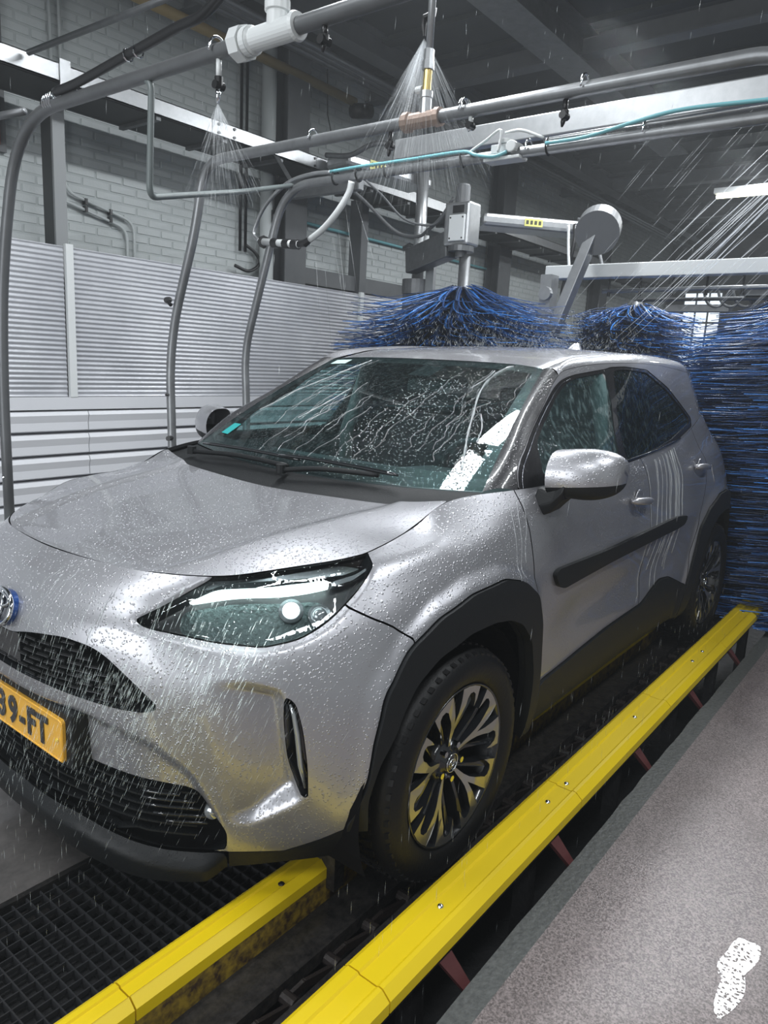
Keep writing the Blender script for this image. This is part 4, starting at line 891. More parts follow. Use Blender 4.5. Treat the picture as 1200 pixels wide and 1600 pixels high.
# ---- wheels
def make_wheel():
    """outer face towards +y, centred on the origin; rim is the part, the rest are its children"""
    c = (0, 0, .336)
    rim = MB().lathe([(.232,-.012),(.236,-.004),(.234,.0),(.229,-.003),(.224,-.02),(.215,-.06),(.205,-.12),(.215,-.17)], c, 'y', 64).build('wheel', 'rim_black', car, smooth=True, origin=c)
    t = MB().lathe([(.232,-.012),(.240,-.002),(.250,.006),(.275,.014),(.300,.012),(.318,.0),(.329,-.014),(.334,-.028),(.336,-.05),(.336,-.16),(.334,-.18),(.318,-.20),(.25,-.20),(.215,-.17)], c, 'y', 72).build('tyre', 'rubber', rim, smooth=True)
    tr = MB()
    for k in range(56):
        a = 2*math.pi*k/56; ca, sa = math.cos(a), math.sin(a); b = a+.05
        for y0, y1, r in ((-.035, .001, .3325), (-.075, -.045, .339), (-.115, -.083, .339), (-.155, -.123, .339)):
            cb, sb = math.cos(b), math.sin(b); q = .052
            P = []
            for rr_ in (r-.012, r+.002):
                for (an_, yy) in ((a, y0), (a+q, y0), (a+q+.02, y1), (a+.02, y1)): P.append((rr_*math.cos(an_) if yy < 0 else (rr_-.012)*math.cos(an_), yy, .336+(rr_ if yy < 0 else rr_-.012)*math.sin(an_)))
            tr.add(P, [(0,1,2,3),(7,6,5,4),(0,4,5,1),(1,5,6,2),(2,6,7,3),(3,7,4,0)])
    tr.build('tread', 'rubber', rim, kind='stuff')
    half = [(5,.050),(5.5,.075),(5.5,.10),(7.0,.125),(10,.150),(13.5,.175),(14.5,.196),(17.5,.208),(22,.211),(25.5,.205),(28,.185),(30,.168),(30.5,.19),(30,.2285),(22,.2295),(14,.2295),(6.5,.2285),(5,.195),(3.2,.160),(0.001,.128)]
    pol = [(math.radians(a), r) for a, r in half]+[(math.radians(-a), r) for a, r in half[::-1][1:]]
    S_ = MB(); Bk = MB()
    for k in range(5):
        b0 = math.radians(84+72*k)
        def f(a, r, h): 
            return (r*math.cos(a+b0), h, .336+r*math.sin(a+b0))
        dz = lambda r: -.030+.030*smooth(.04, .2, r)
        S_.prism(pol, lambda a, r: f(a, r, float(dz(r))-.002), lambda a, r: f(a, r, float(dz(r))-.020), 0, 1)
        for s in (-1, 1):
            dk = [(s*math.radians(a), r) for a, r in ((6,.046),(14,.09),(20,.14),(23,.19),(24,.226),(28.5,.226),(28.5,.19),(25,.14),(22,.09),(26,.046))]
            Bk.prism(dk if s > 0 else dk[::-1], lambda a, r: f(a, r, float(dz(r))-.014), lambda a, r: f(a, r, float(dz(r))-.05))
            dk = [(s*math.radians(a), r) for a, r in ((3,.046),(5,.10),(7,.14),(10,.18),(16,.226),(12,.226),(6,.18),(3,.14),(1,.10),(0,.046))]
            Bk.prism(dk if s > 0 else dk[::-1], lambda a, r: f(a, r, float(dz(r))-.021), lambda a, r: f(a, r, float(dz(r))-.06))
        a = b0+math.radians(36); MB().cyl((.052*math.cos(a), -.040, .336+.052*math.sin(a)), (.052*math.cos(a), -.020, .336+.052*math.sin(a)), .0095, 6).build('lug_nut', 'chrome', rim)
    S_.build('spoke_face', ['rim_silver', 'rim_black'], rim); Bk.build('spoke_back', 'rim_black', rim)
    MB().lathe([(.0,-.022),(.026,-.022),(.032,-.026),(.036,-.034),(.062,-.038),(.07,-.05),(.07,-.08)], c, 'y', 32).build('hub', 'rim_black', rim, smooth=True)
    MB().tube([(.027*math.cos(t), -.021, .336+.027*math.sin(t)) for t in np.linspace(0, 2*math.pi, 25)], .0022, 6, cap=False).build('centre_cap_ring', 'chrome', rim, smooth=True)
    cap = MB().tube([(.016*math.cos(t), -.021, .336+.011*math.sin(t)) for t in np.linspace(0, 2*math.pi, 25)], .0016, 6, cap=False)
    cap.tube([(.0055*math.cos(t), -.0205, .336+.011*math.sin(t)) for t in np.linspace(0, 2*math.pi, 17)], .0014, 6, cap=False).tube([(.012*math.cos(t), -.0205, .340+.0045*math.sin(t)) for t in np.linspace(0, 2*math.pi, 17)], .0014, 6, cap=False).build('centre_cap_emblem', 'chrome', rim, smooth=True)
    MB().lathe([(.05,-.13),(.14,-.13),(.14,-.115),(.05,-.11)], c, 'y', 36).build('brake_disc', 'dim_metal', rim)
    return rim
w0 = make_wheel(); base = Vector((1.28, 0, .336))
wheels = []
for i, (x, sg) in enumerate(((0, 1), (-2.56, 1), (0, -1), (-2.56, -1))):
    w = w0 if i == 0 else dup(w0, None, car)
    w.location = base+Vector((x, sg*.856, 0)); WORLD[w.name] = (x, sg*.856, .336)
    if sg < 0: w.rotation_euler.z = math.pi
    wheels.append(w)
# wheel wells
for x in (0, -2.56):
    for sg in (1, -1):
        V = []; F = []; n = 24
        for k in range(n+1):
            a = math.radians(-25+230*k/n)
            for y in (.36, .83): V.append((x+.405*math.cos(a), sg*y, .345+.395*math.sin(a)))
        F = [(2*k, 2*k+1, 2*k+3, 2*k+2) for k in range(n)]; k = len(V); V.append((x, sg*.36, .345)); F += [(2*i, 2*i+2, k) for i in range(n)]
        raw('wheel_well', V, F, 'black_gap', car, smooth=False)
# ---- underside, cabin
MB().prism([(.64,0),(.60,.42),(.50,.56),(.36,.66),(-3.0,.66),(-3.0,-.66),(.36,-.66),(.50,-.56),(.60,-.42)], lambda x, y: (x, y, .205), lambda x, y: (x, y, .235)).build('underbody', 'black_gap', car)
dash = MB(); prf = [(-.36,.80),(-.36,1.015),(-.50,1.035),(-.66,1.035),(-.74,1.0),(-.76,.92),(-.70,.70),(-.66,.5)]
V = [(x, y, z) for y in (-.66, -.3, .1, .25, .5, .66) for x, z in [(a, b+(.025 if .2 < y < .55 and -.8 < a < -.6 else 0)) for a, b in prf]]; n = len(prf)
dash.add(V, [(i*n+k, i*n+k+1, (i+1)*n+k+1, (i+1)*n+k) for i in range(5) for k in range(n-1)]).build('dashboard', 'cabin_dark', car, smooth=True)
sc_ = Vector((-.86, .37, .99)); ax = Vector((-.9, 0, .42)).normalized(); u_ = Vector((0, 1, 0)); v_ = ax.cross(u_)
stw = MB().tube([sc_+u_*.185*math.cos(t)+v_*.185*math.sin(t) for t in np.linspace(0, 2*math.pi, 33)], .014, 8, cap=False).build('steering_wheel', 'cabin_dark', car, smooth=True)
mb = MB()
for a in (0, math.pi, -math.pi/2): mb.bar(sc_-ax*.02, sc_+u_*.18*math.cos(a)+v_*.18*math.sin(a), .03, .012)
mb.cyl(sc_-ax*.12, sc_+ax*.01, .055, 16).build('steering_hub', 'cabin_dark', stw)
def softbox(name, lo, hi, tilt, m, parent=None, bw=.05):
    (a, b, c), (d, e, f) = lo, hi; o = MB().box(lo, hi).build(name, m, parent or car)
    for v in o.data.vertices: v.co.x -= tilt*(v.co.z)
    bevel(o, bw, 4); o.data.polygons.foreach_set('use_smooth', [True]*len(o.data.polygons)); return o
for y in (.37, -.37):
    s = softbox('front_seat', (-1.62, y-.25, .62), (-1.46, y+.25, 1.18), .25, 'seat_cloth', bw=.06)
    softbox('seat_cushion', (-1.50, y-.25, .48), (-.98, y+.25, .63), 0, 'seat_cloth', s)
    softbox('headrest', (-1.70, y-.13, 1.20), (-1.61, y+.13, 1.37), .15, 'seat_cloth', s, .035)
s = softbox('rear_seat', (-2.50, -.62, .6), (-2.36, .62, 1.15), .25, 'seat_cloth')
for y in (.4, -.4): softbox('headrest', (-2.58, y-.12, 1.16), (-2.49, y+.12, 1.32), .15, 'seat_cloth', s, .03)
bevel(MB().box((-.985, -.11, 1.315), (-.965, .11, 1.375)).build('interior_mirror', 'black_gloss', car), .008)
MB().box((-2.9, -.60, .5), (-.45, .60, .52)).build('cabin_floor', 'cabin_dark', car)
G = R_[:, :, :]-[0, 0, .03]; G = G[4:-4, 3:-3]; gridmesh(G, 'headlining', ['cabin_light'], flip=False)
for sg in (1, -1):
    G = np.array([[(x, sg*(.74), z) for x in (-.5, -1.2, -1.9, -2.6)] for z in (.55, 1.06)]); gridmesh(G, 'door_card', ['cabin_dark'])
    MB().tube([(-1.25, sg*.70, .55), (-1.26, sg*.70, 1.08), (-1.30, sg*.60, 1.44)], .035, 8).build('centre_pillar_trim', 'cabin_light', car, smooth=True)
# ---- water running down the screen
mb = MB(); rs = random.Random(3)
for i in range(26):
    t = rs.uniform(-.85, .92); s = rs.uniform(.35, .97); L = rs.uniform(.18, .75); pts_ = []; r_ = []
    n = int(14+L*40); ph = rs.uniform(0, 6)
    for k in range(n):
        s2 = s-L*k/n
        if s2 < .04: break
        t += .007*math.sin(ph+k*.5)+rs.uniform(-.008, .008); pts_.append(ws_at(t, s2)+nrm*.002); r_.append(.00075*(.5+rs.random()))
    if len(pts_) > 4: mb.tube(pts_, r_, 5)
mb.build('water_runs', 'water_white', car, smooth=True, kind='stuff')
mb = MB()
pts_ = [ws_at(t, s)+nrm*.002 for t, s in ((.72,.97),(.66,.92),(.63,.80),(.66,.66),(.73,.50),(.78,.36),(.83,.22),(.86,.12))]
pts_ = spline(pts_, 5); mb.tube(pts_, [.0022+.0025*abs(math.sin(i*.7)) for i in range(len(pts_))], 6)
for (t0, s0, t1, s1) in ((.78,.5,.86,.30),(.60,.90,.56,.7),(-.62,.95,-.80,.55),(-.80,.55,-.86,.35),(-.35,.6,-.42,.32)):
    pts_ = spline([ws_at(t0, s0)+nrm*.002, ws_at((t0+t1)/2+.02, (s0+s1)/2)+nrm*.002, ws_at(t1, s1)+nrm*.002], 6); mb.tube(pts_, [.0016+.0014*abs(math.sin(i*.9)) for i in range(len(pts_))], 5)
mb.build('water_trail', 'water_white', car, smooth=True, kind='stuff')

# ---- runs of water on the paint
mb = MB()
def wrun(s0, z0, s1, z1, w=.0009, wig=.003):
    n = 26; ph = rs.uniform(0, 6); P = []
    for k in range(n):
        t = k/(n-1); P.append(on_wrap(s0+(s1-s0)*t+wig*math.sin(ph+t*9)+rs.uniform(-.001, .001), z0+(z1-z0)*t, .0006)[0])
    mb.tube(P, [w*rs.uniform(.5, 1.3) for _ in P], 5)
for i in range(11): s0 = rs.uniform(.08, .40); z0 = rs.uniform(.86, .905); wrun(s0, z0, s0-.02+rs.uniform(-.02, .02), z0-rs.uniform(.05, .13), .0007)
for i in range(16): s0 = rs.uniform(2.86, 3.22); z0 = 1.10+(s0-2.8)*.09; wrun(s0, z0-.02, s0-.05, rs.uniform(.5, .85), .0012, .004)
for i in range(3): s0 = 1.70+i*.03; wrun(s0, 1.045, s0-.05, .80+.03*i, .0010)
wrun(2.76, 1.08, 2.80, .5, .0014, .001)
mb.build('water_runs', 'water_white', car, smooth=True, kind='stuff')

# ================================================================== WASH EQUIPMENT
# ---- guide rails
def guide(y0, y1, zt, xs, label, side, m):
    root = empty('guide_rail', ((xs[0]+xs[-1])/2, (y0+y1)/2, zt-.12), label, 'rail')
    for a, b in zip(xs, xs[1:]):
        w = y1-y0; prof = [(y0, zt-.05), (y0, zt-.008), (y0+.012, zt), (y0+w*.30, zt+.001), (y0+w*.34, zt-.004), (y0+w*.70, zt-.004), (y0+w*.75, zt), (y1-.022, zt-.001), (y1, zt-.020), (y1, zt-.05)]
        V = [(x, y, z) for x in (a-.002, b+.002) for y, z in prof]; n = len(prof)
        raw('rail_segment', V, [(i, i+1, n+i+1, n+i) for i in range(n-1)]+[tuple(range(n)), tuple(range(2*n-1, n-1, -1))], m, root)
    return root
g1 = guide(.925, 1.055, .12, [1.6, .55, -.449, -1.349, -2.25, -3.15, -4.2], 'bright yellow guide rail on the platform side of the car', 1, 'rail_yellow')
for x in (1.2, .259, -.341, -.479, -1.112, -1.889, -2.056, -2.9): MB().lathe([(0, .006), (.006, .005), (.009, .001), (.009, -.004)], (x, .987, .116), 'z', 12).build('rail_bolt', 'chrome', g1, smooth=True)
MB().box((-4.2, .935, -.02), (1.6, .95, .07)).box((-4.2, .935, .045), (1.6, 1.045, .07)).build('rail_web', 'wet_steel', g1)
for x in (.95, .32, -.28, -1.0, -1.7, -2.4, -3.1):
    MB().add([(x-.03,1.02,.07),(x+.03,1.02,.07),(x-.055,1.108,-.05),(x-.03,1.108,-.05),(x-.03,1.0,.07),(x+.03,1.0,.07),(x-.055,1.09,-.05),(x-.03,1.09,-.05)], [(0,1,3,2),(4,6,7,5),(0,2,6,4),(1,5,7,3),(2,3,7,6),(0,4,5,1)]).build('rail_bracket', 'maroon_steel', g1)
    MB().box((x+.005, .955, -.9), (x+.06, 1.0, .05)).build('rail_leg', 'pit_black', g1)
g2 = guide(.567, .652, .10, [1.8, .9, 0, -.9, -1.8, -2.7, -3.6], 'worn yellow guide rail beside the grating under the bumper', -1, 'rail_yellow')
MB().box((-3.6, .580, -.03), (1.8, .651, .052)).build('rail_web', 'rusty_yellow', g2)
MB().box((.27, .585, .02), (.31, .68, .14)).build('rail_stop', 'wet_steel', g2)
for x in (1.3, .45, -.4): MB().lathe([(0, .004), (.006, .003), (.009, 0)], (x, .62, .098), 'z', 10).build('rail_bolt', 'rust', g2)
# ---- track under the wheels
tag(sbox('track_plate', (-5.5, .668, -.04), (1.8, .775, -.002), 'wet_steel'), 'dark wet steel track plate between the yellow rails', 'plate')
tag(sbox('track_plate', (-5.5, .835, -.04), (1.8, .922, -.002), 'wet_steel'), 'dark wet steel track strip beside the bright yellow rail', 'plate')
tag(sbox('track_bed', (-5.5, .66, -.16), (1.8, .925, -.12), 'pit_black'), 'black sunken bed below the conveyor chain', 'plate')
ch = empty('conveyor_chain', (0, .80, -.12), 'rusty dark conveyor chain between the track plates', 'chain')
for i in range(46):
    x = 1.5-i*.15
    lk = MB().bar((x, .792, -.035), (x-.06, .80, -.020), .010, .022).bar((x-.05, .80, -.020), (x-.15, .812, -.035), .010, .022).cyl((x-.005, .782, -.03), (x-.005, .822, -.03), .017, 10)
    bl = MB().box((x-.13, .79, -.075), (x-.02, .825, -.045))
    o = lk.build('chain_link', 'rust', ch)
# ---- grating
gt = empty('floor_grating', (0, .31, -.03), 'dark steel floor grating left of the worn yellow rail', 'grating')
b0 = MB().box((0, .075, -.028), (.0035, .572, 0)).build('grating_bar', 'grating_steel', gt)
b0.location.x = 1.7-.0; 
for i in range(1, 100): 
    c = b0.copy(); COL.objects.link(c); c.location.x = 1.7-i*.037
r0 = MB().box((-2.0, .0, -.014), (1.7, .0035, -.001)).build('grating_rod', 'grating_steel', gt)
y0_ = r0.location.y
for i in range(14):
    c = r0 if i == 0 else r0.copy(); 
    if i: COL.objects.link(c)
    c.location.y = y0_+.09+i*.036
MB().box((-2.0, .046, -.03), (1.75, .060, -.001)).box((-2.0, .062, -.03), (1.75, .066, .002)).build('grating_frame', 'wet_steel', gt)
MB().box((-2.0, .046, -.16), (1.75, .58, -.14)).build('grating_sump', 'pit_black', gt)
# ---- spray arches
def u_clamp(parent, x, y, z, r=.030):
    MB().tube([(x+.0, y+.028*math.cos(t)*.0-.0, z) for t in ()] or [(x+(r+.004)*math.cos(t), y, z+(r+.004)*math.sin(t)*1.25) for t in np.linspace(-.1, math.pi+.1, 12)], .004, 6).build('pipe_clamp', 'chrome', parent, smooth=True)
def nozzle(parent, x, y, z, L=.10, black=False, lean=0):
    m = 'black_plastic' if black else 'chrome'
    o = MB().cyl((x, y, z), (x, y, z-L*.45), .009, 10).build('nozzle', m if black else 'white_plastic', parent, smooth=True)
    MB().cyl((x, y, z-L*.40), (x, y, z-L*.62), .014, 10).tube([(x-.018, y, z-L*.60), (x+.018, y, z-L*.60)], .013, 10).build('nozzle_joint', 'black_plastic', o)
    MB().tube([(x, y, z-L*.6), (x, y-.004+lean*.4, z-L*.85), (x, y-.006+lean, z-L)], [.010, .008, .004], 8).build('nozzle_tip', m, o, smooth=True)
    return o
def arch(x, left, right, r, label, m):
    root = empty('spray_arch', (x, 0, 0), label, 'pipe frame')
    pts = bend([(x, y, z) for y, z in left]+[(x, y, z) for y, z in right[::-1]], .34, 10)
    tb_ = MB().tube(pts, r, 16).build('arch_pipe', m, root, smooth=True)
    for y in (left[0][0], right[0][0]): MB().lathe([(0, .012), (.055, .012), (.055, 0)], (x, y, 0), 'z', 20).build('foot_flange', 'galv_dark', root)
    return root
h1 = arch(0, [(-1.755,0),(-1.75,1.24),(-1.70,1.75),(-1.50,2.357)], [(1.75,0),(1.75,1.24),(1.70,1.75),(1.50,2.357)], .0235, 'nearest grey spray arch pipe with a big white union, crossing above the hood', 'pipe_grey')
h2 = arch(-.84, [(-1.60,0),(-1.612,.95),(-1.632,1.48),(-1.40,2.06),(-1.34,2.357)], [(1.60,0),(1.612,.95),(1.632,1.48),(1.40,2.06),(1.30,2.357)], .0235, 'middle grey spray arch pipe with a copper coloured tee', 'pipe_bright')
h3 = arch(-1.41, [(-1.64,0),(-1.65,1.15),(-1.675,1.45),(-1.50,1.95),(-1.36,2.36)], [(1.66,0),(1.66,1.15),(1.66,1.45),(1.55,1.95),(1.40,2.36)], .023, 'farthest grey spray arch pipe with a teal hose tied along it', 'pipe_bright')
# fittings on the first arch
un = MB().tube([(0,-.125,2.357),(0,-.115,2.357),(0,-.112,2.357),(0,-.07,2.357)], [.034,.046,.050,.050], 8).build('pipe_union', 'white_plastic', h1)
MB().cyl((0,-.068,2.357), (0,-.045,2.357), .041, 24).build('union_ring', 'white_plastic', un, smooth=False)
te = MB().tube([(0,-.05,2.357),(0,-.04,2.357),(0,-.035,2.357),(0,.135,2.357),(0,.14,2.357),(0,.15,2.357)], [.036,.040,.033,.033,.040,.036], 24).build('pipe_tee', 'white_plastic', h1, smooth=False)
MB().tube([(0,.06,2.36),(0,.06,2.41),(0,.06,2.412),(0,.06,2.44)], [.031,.031,.037,.037], 24).build('tee_socket', 'white_plastic', te)
MB().cyl((0,.06,2.43), (0,.06,2.75), .024, 16).build('supply_riser', 'pipe_grey', h1, smooth=True)
MB().tube([(0,-1.44,2.372),(0,-1.75,2.392),(0,-2.2,2.39)], .015, 10).build('side_pipe', 'pipe_grey', h1, smooth=True)
for i in range(4): MB().tube([(.030*math.cos(t), -1.235+i*.017+.006*math.sin(t*2), 2.372+.032*math.sin(t)) for t in np.linspace(0, 2*math.pi, 13)], .004, 6, cap=False).build('hose_clamp', 'chrome', h1, smooth=True)
nozzle(h1, 0, -.200, 2.335, .125); u_clamp(h1, 0, -.205, 2.357); nozzle(h1, 0, .25, 2.34, .07, True)
MB().cyl((0,-1.752,1.334), (.05,-1.745,1.334), .008, 8).tube([(.05,-1.745,1.334),(.07,-1.745,1.334)], .026, 8).build('leg_knob', 'black_plastic', h1)
for z in (1.75, 1.05, .8): MB().lathe([(0, .006), (.006, .004), (.008, 0)], (.022, -1.735 if z > 1.5 else -1.75, z), 'x', 8).build('leg_screw', 'chrome', h1)
# fittings on the second arch
MB().tube([(-.84,-.11,2.357),(-.84,-.10,2.357),(-.84,-.075,2.357),(-.84,-.07,2.357),(-.84,.045,2.357),(-.84,.05,2.357),(-.84,.07,2.357)], [.030,.038,.038,.030,.030,.036,.034], 12).build('copper_tee', 'copper', h2)
rs_ = MB().tube([(-.84,-.005,2.36),(-.84,-.005,2.43),(-.84,-.005,2.432),(-.84,-.005,2.455)], [.024,.022,.026,.026], 12).build('riser_fitting', 'galv', h2)
MB().cyl((-.84,-.005,2.455), (-.84,-.003,2.53), .0165, 12).build('brass_nipple', 'brass', rs_); MB().tube([(-.84,-.003,2.53),(-.84,-.003,2.56),(-.84,-.003,2.562),(-.84,-.002,2.60)], [.024,.024,.020,.020], 8).build('riser_coupling', 'galv', rs_)
MB().cyl((-.84,-.002,2.59), (-.84,.0,3.2), .014, 12).build('riser_pipe', 'galv', rs_, smooth=True)
MB().tube([(-.85,0,2.745),(-.86,-.01,2.73),(-.86,-.045,2.725),(-.86,-.05,2.70),(-.86,-.045,2.66)], [.012,.014,.014,.011,.005], 8).build('riser_nozzle', 'black_plastic', rs_)
MB().cyl((-.85,-.03,2.47), (-.85,-.06,2.47), .014, 10).build('riser_cap', 'white_plastic', rs_)
for y in (-.595, .17, .645, -.12+.3): u_clamp(h2, -.84, y, 2.36)
nozzle(h2, -.84, -.17, 2.335, .09, True); nozzle(h2, -.84, .58, 2.335, .085, True); nozzle(h2, -.84, .205, 2.335, .05)
o = MB().cyl((-.82,-1.60,1.70), (-.79,-1.585,1.695), .016, 8).cyl((-.80,-1.60,1.70), (-.80,-1.56,1.67), .010, 8).build('leg_nozzle', 'black_plastic', h2)
MB().cyl((-.81,-1.61,1.20), (-.80,-1.61,1.20), .008, 8).build('leg_screw', 'black_plastic', h2)
MB().cyl((-.84,-1.61,.965), (-.79,-1.58,.965), .014, 8).build('leg_nozzle', 'black_plastic', h2)
# fittings on the third arch
sa = MB().tube([(-1.41,-1.52,2.075),(-1.39,-1.50,2.073)], .036, 8).build('arm_knob', 'black_plastic', h3)
MB().cyl((-1.39,-1.50,2.073), (-1.37,-1.20,2.04), .020, 12).build('arm_tube', 'white_plastic', h3, smooth=True)
for t in (.35, .68, .92): c = Vector((-1.39,-1.50,2.073)).lerp(Vector((-1.37,-1.20,2.04)), t); MB().cyl(c-Vector((0,.022,0)), c+Vector((0,.022,-.003)), .027, 10).build('arm_clamp', 'black_plastic', h3)
MB().tube([(-1.37,-1.21,2.042),(-1.37,-1.15,2.045),(-1.37,-1.11,2.062)], [.016,.022,.016], 10).build('arm_boot', 'black_plastic', h3)
MB().tube(spline([(-1.37,-1.115,2.06),(-1.37,-1.02,2.11),(-1.37,-.93,2.18),(-1.38,-.86,2.27),(-1.38,-.84,2.33)], 6), .017, 10).build('spray_bow', 'white_plastic', h3, smooth=True)
for y in (.144, .65): u_clamp(h3, -1.41, y, 2.365)
for y in (-.98, -.82, -.636, -.19, .237): MB().tube([(-1.41+.030*math.cos(t), y, 2.368+.036*math.sin(t)) for t in np.linspace(0, 2*math.pi, 15)], .0035, 6, cap=False).build('cable_tie', 'black_plastic', h3)
jn = MB().box((-1.44,-.03,2.36), (-1.38,.10,2.40)).box((-1.45,-.06,2.33), (-1.37,.12,2.345)).cyl((-1.40,.03,2.40), (-1.40,.03,2.42), .03, 16).cyl((-1.39,.08,2.38), (-1.36,.08,2.38), .025, 14).build('air_valve', 'white_plastic', h3); bevel(jn, .004)
MB().tube(spline([(-1.39,-.15,2.385),(-1.37,-.05,2.42),(-1.36,.02,2.45),(-1.36,.03,2.42),(-1.36,.02,2.36)], 6), .006, 6).tube(spline([(-1.38,.04,2.44),(-1.38,.12,2.44),(-1.39,.22,2.40)], 6), .007, 6).build('valve_tube', 'white_plastic', h3, smooth=True)
o = MB().tube(spline([(-1.40,-1.55,2.08),(-1.42,-1.62,2.14),(-1.42,-1.52,2.28),(-1.41,-1.34,2.375),(-1.40,-1.15,2.40),(-1.40,-1.0,2.395)], 6), .011, 8).build('air_hose', 'galv', smooth=True); tag(o, 'pale hose looping beside the bend of the farthest arch', 'hose')
o = MB().tube(spline([(-1.39,-1.0,2.395),(-1.39,-.8,2.398),(-1.39,-.5,2.395),(-1.385,-.19,2.392),(-1.37,-.10,2.365),(-1.36,0,2.345),(-1.37,.06,2.36)], 6), .008, 8).tube(spline([(-1.375,.24,2.372),(-1.375,.42,2.374),(-1.37,.62,2.40),(-1.38,.80,2.42),(-1.39,1.1,2.41)], 6), .008, 8).build('teal_air_hose', 'teal_hose', smooth=True); tag(o, 'thin teal hose running along the farthest arch', 'hose')
o = MB().cyl((-1.395,.22,2.388), (-1.395,1.15,2.395), .006, 6).cyl((-1.40,.22,2.396), (-1.40,1.15,2.412), .005, 6).build('signal_cable', 'galv', smooth=True); tag(o, 'pale grey cables strapped on top of the farthest arch', 'cable')
o = MB().tube(spline([(.02,-1.15,2.392),(.02,-.98,2.398),(.02,-.70,2.425),(.02,-.40,2.455),(.02,-.22,2.475),(.02,-.02,2.60),(.02,.15,2.82)], 6), .0165, 10).build('black_hose', 'black_plastic', smooth=True); tag(o, 'thick black hose rising from the nearest arch', 'hose')
for y in (-.66, -.60): MB().tube([(.02+.02*math.cos(t), y, 2.428+.02*math.sin(t)) for t in np.linspace(0, 2*math.pi, 11)], .003, 5, cap=False).build('hose_strap', 'chrome', o)
o = MB().tube(bend([(0,-.60,2.352),(0,-.555,2.325),(0,-.575,1.962),(-.70,-.90,2.15),(-1.41,-1.30,2.362)], .045, 6), .0115, 10).build('branch_pipe', 'grey_plastic', smooth=True); tag(o, 'thin dark grey pipe dropping from the nearest arch and running to the farthest arch', 'pipe')
o = MB().cyl((-.60,-2.55,3.0), (-.64,-.9,3.0), .016, 10).build('cross_pipe', 'galv_dark', smooth=True); tag(o, 'thin grey pipe crossing the top left corner', 'pipe')
# ---- overhead tray and beams
tr_ = empty('overhead_tray', (-3, -2.8, 2.92), 'long overhead tray with a bright steel channel in front of the brick wall', 'beam')
for a, b in ((2.4, -1.9), (-1.905, -2.95), (-2.955, -8.6), (-8.61, -12)): MB().box((b, -2.615, 2.925), (a, -2.60, 3.022)).box((b, -2.64, 3.016), (a, -2.60, 3.022)).box((b, -2.64, 2.925), (a, -2.60, 2.931)).build('tray_channel', 'galv', tr_)
MB().box((-12, -3.05, 2.925), (2.4, -2.62, 2.935)).build('tray_floor', 'tray_dark', tr_); MB().box((-12, -3.07, 2.925), (2.4, -3.05, 3.0)).build('tray_back', 'galv_dark', tr_)
for i in range(24): x = 1.8-i*.55; MB().box((x, -3.05, 2.90), (x+.035, -2.62, 2.926)).build('tray_rib', 'galv_dark', tr_)
MB().box((-.865, -2.60, 2.90), (-.800, -2.59, 3.045)).build('tray_bracket', 'galv', tr_)
for x in (-1.96, -2.10, -2.93): 
    for z in (2.945, 3.0): MB().cyl((x, -2.60, z), (x, -2.592, z), .010, 8).build('tray_bolt', 'black_plastic', tr_)
o = MB().cyl((-1.2,-3.10,3.80), (-3.95,-3.10,3.78), .040, 14).build('vent_pipe', 'yellow_pipe', smooth=True); tag(o, 'dull yellow pipe high on the wall under the roof', 'pipe')
o = MB().cyl((-3.93,-3.10,3.70), (-4.12,-3.05,3.74), .065, 18).build('vent_outlet', 'rust', smooth=True); tag(o, 'rusty round outlet at the end of the yellow pipe', 'pipe')
for i, (y, z, r) in enumerate(((-3.0, 3.93, .035), (-2.86, 3.90, .03), (-2.72, 3.86, .025))):
    o = MB().cyl((3,y,z), (-13.5,y,z), r, 10).build('roof_pipe', 'pipe_grey', smooth=True); tag(o, ['grey roof pipe nearest the brick wall', 'grey roof pipe between two others above the tray', 'grey roof pipe farthest from the brick wall above the tray'][i], 'pipe')
o = MB().tube([(-3.67,-3.2,4.1),(-3.70,-3.2,3.62),(-3.78,-3.2,3.42)], .006, 6).build('hanging_wire', 'black_plastic'); tag(o, 'thin wire hanging down the white wall', 'cable')
o = MB().box((-1.915,-.95,2.555), (-1.855,3.0,2.66)).build('cross_bar', 'galv'); tag(bevel(o, .006), 'flat galvanised steel bar running between the middle and farthest arches', 'beam')
# ---- gantry with the brushes
o = MB().box((-3.02,-2.60,2.66), (-2.2,-2.42,2.80)).build('gantry_bracket', 'galv_dark')
def arm_beam(p, q, label, lab_at):
    r = tag(bevel(MB().bar(p, q, .30, .10).build('gantry_beam', 'galv'), .03), label, 'beam')
    return r
a1 = arm_beam((-3.0,-2.43,2.98), (-3.9,-2.25,2.96), 'short pale gantry beam with a yellow label under the overhead tray', 0)
a2 = arm_beam((-3.9,-1.62,2.62), (-4.5,-.95,2.60), 'short pale gantry beam with a yellow label behind the brush motor', 0)
bpy.data.objects.remove(o)
def decal(p, n, u, w, h, parent):
    p, n, u = Vector(p), Vector(n).normalized(), Vector(u).normalized(); v = n.cross(u)
    V = [tuple(p+u*a*w/2+v*b*h/2+n*c) for c in (.001, .003) for a, b in ((-1,-1),(1,-1),(1,1),(-1,1))]
    d = raw('warning_label', V, [(0,3,2,1),(4,5,6,7),(0,1,5,4),(1,2,6,5),(2,3,7,6),(3,0,4,7)], 'label_yellow', parent)
    for k in range(4): q = p+u*(-.35+.23*k)*w; raw('label_print', [tuple(q+u*a*w*.07+v*b*h*.25+n*.0045) for a, b in ((-1,-1),(1,-1),(1,1),(-1,1))], [(0,1,2,3)], 'label_ink', d)
dd = (Vector((-3.9,-2.25,2.96))-Vector((-3.0,-2.43,2.98))).normalized(); nn_ = Vector((dd.y, -dd.x, 0)); nn_ = nn_ if nn_.y > 0 else -nn_
decal(Vector((-3.0,-2.43,2.98))+dd*.30+nn_*.152, nn_, dd, .16, .07, a1)
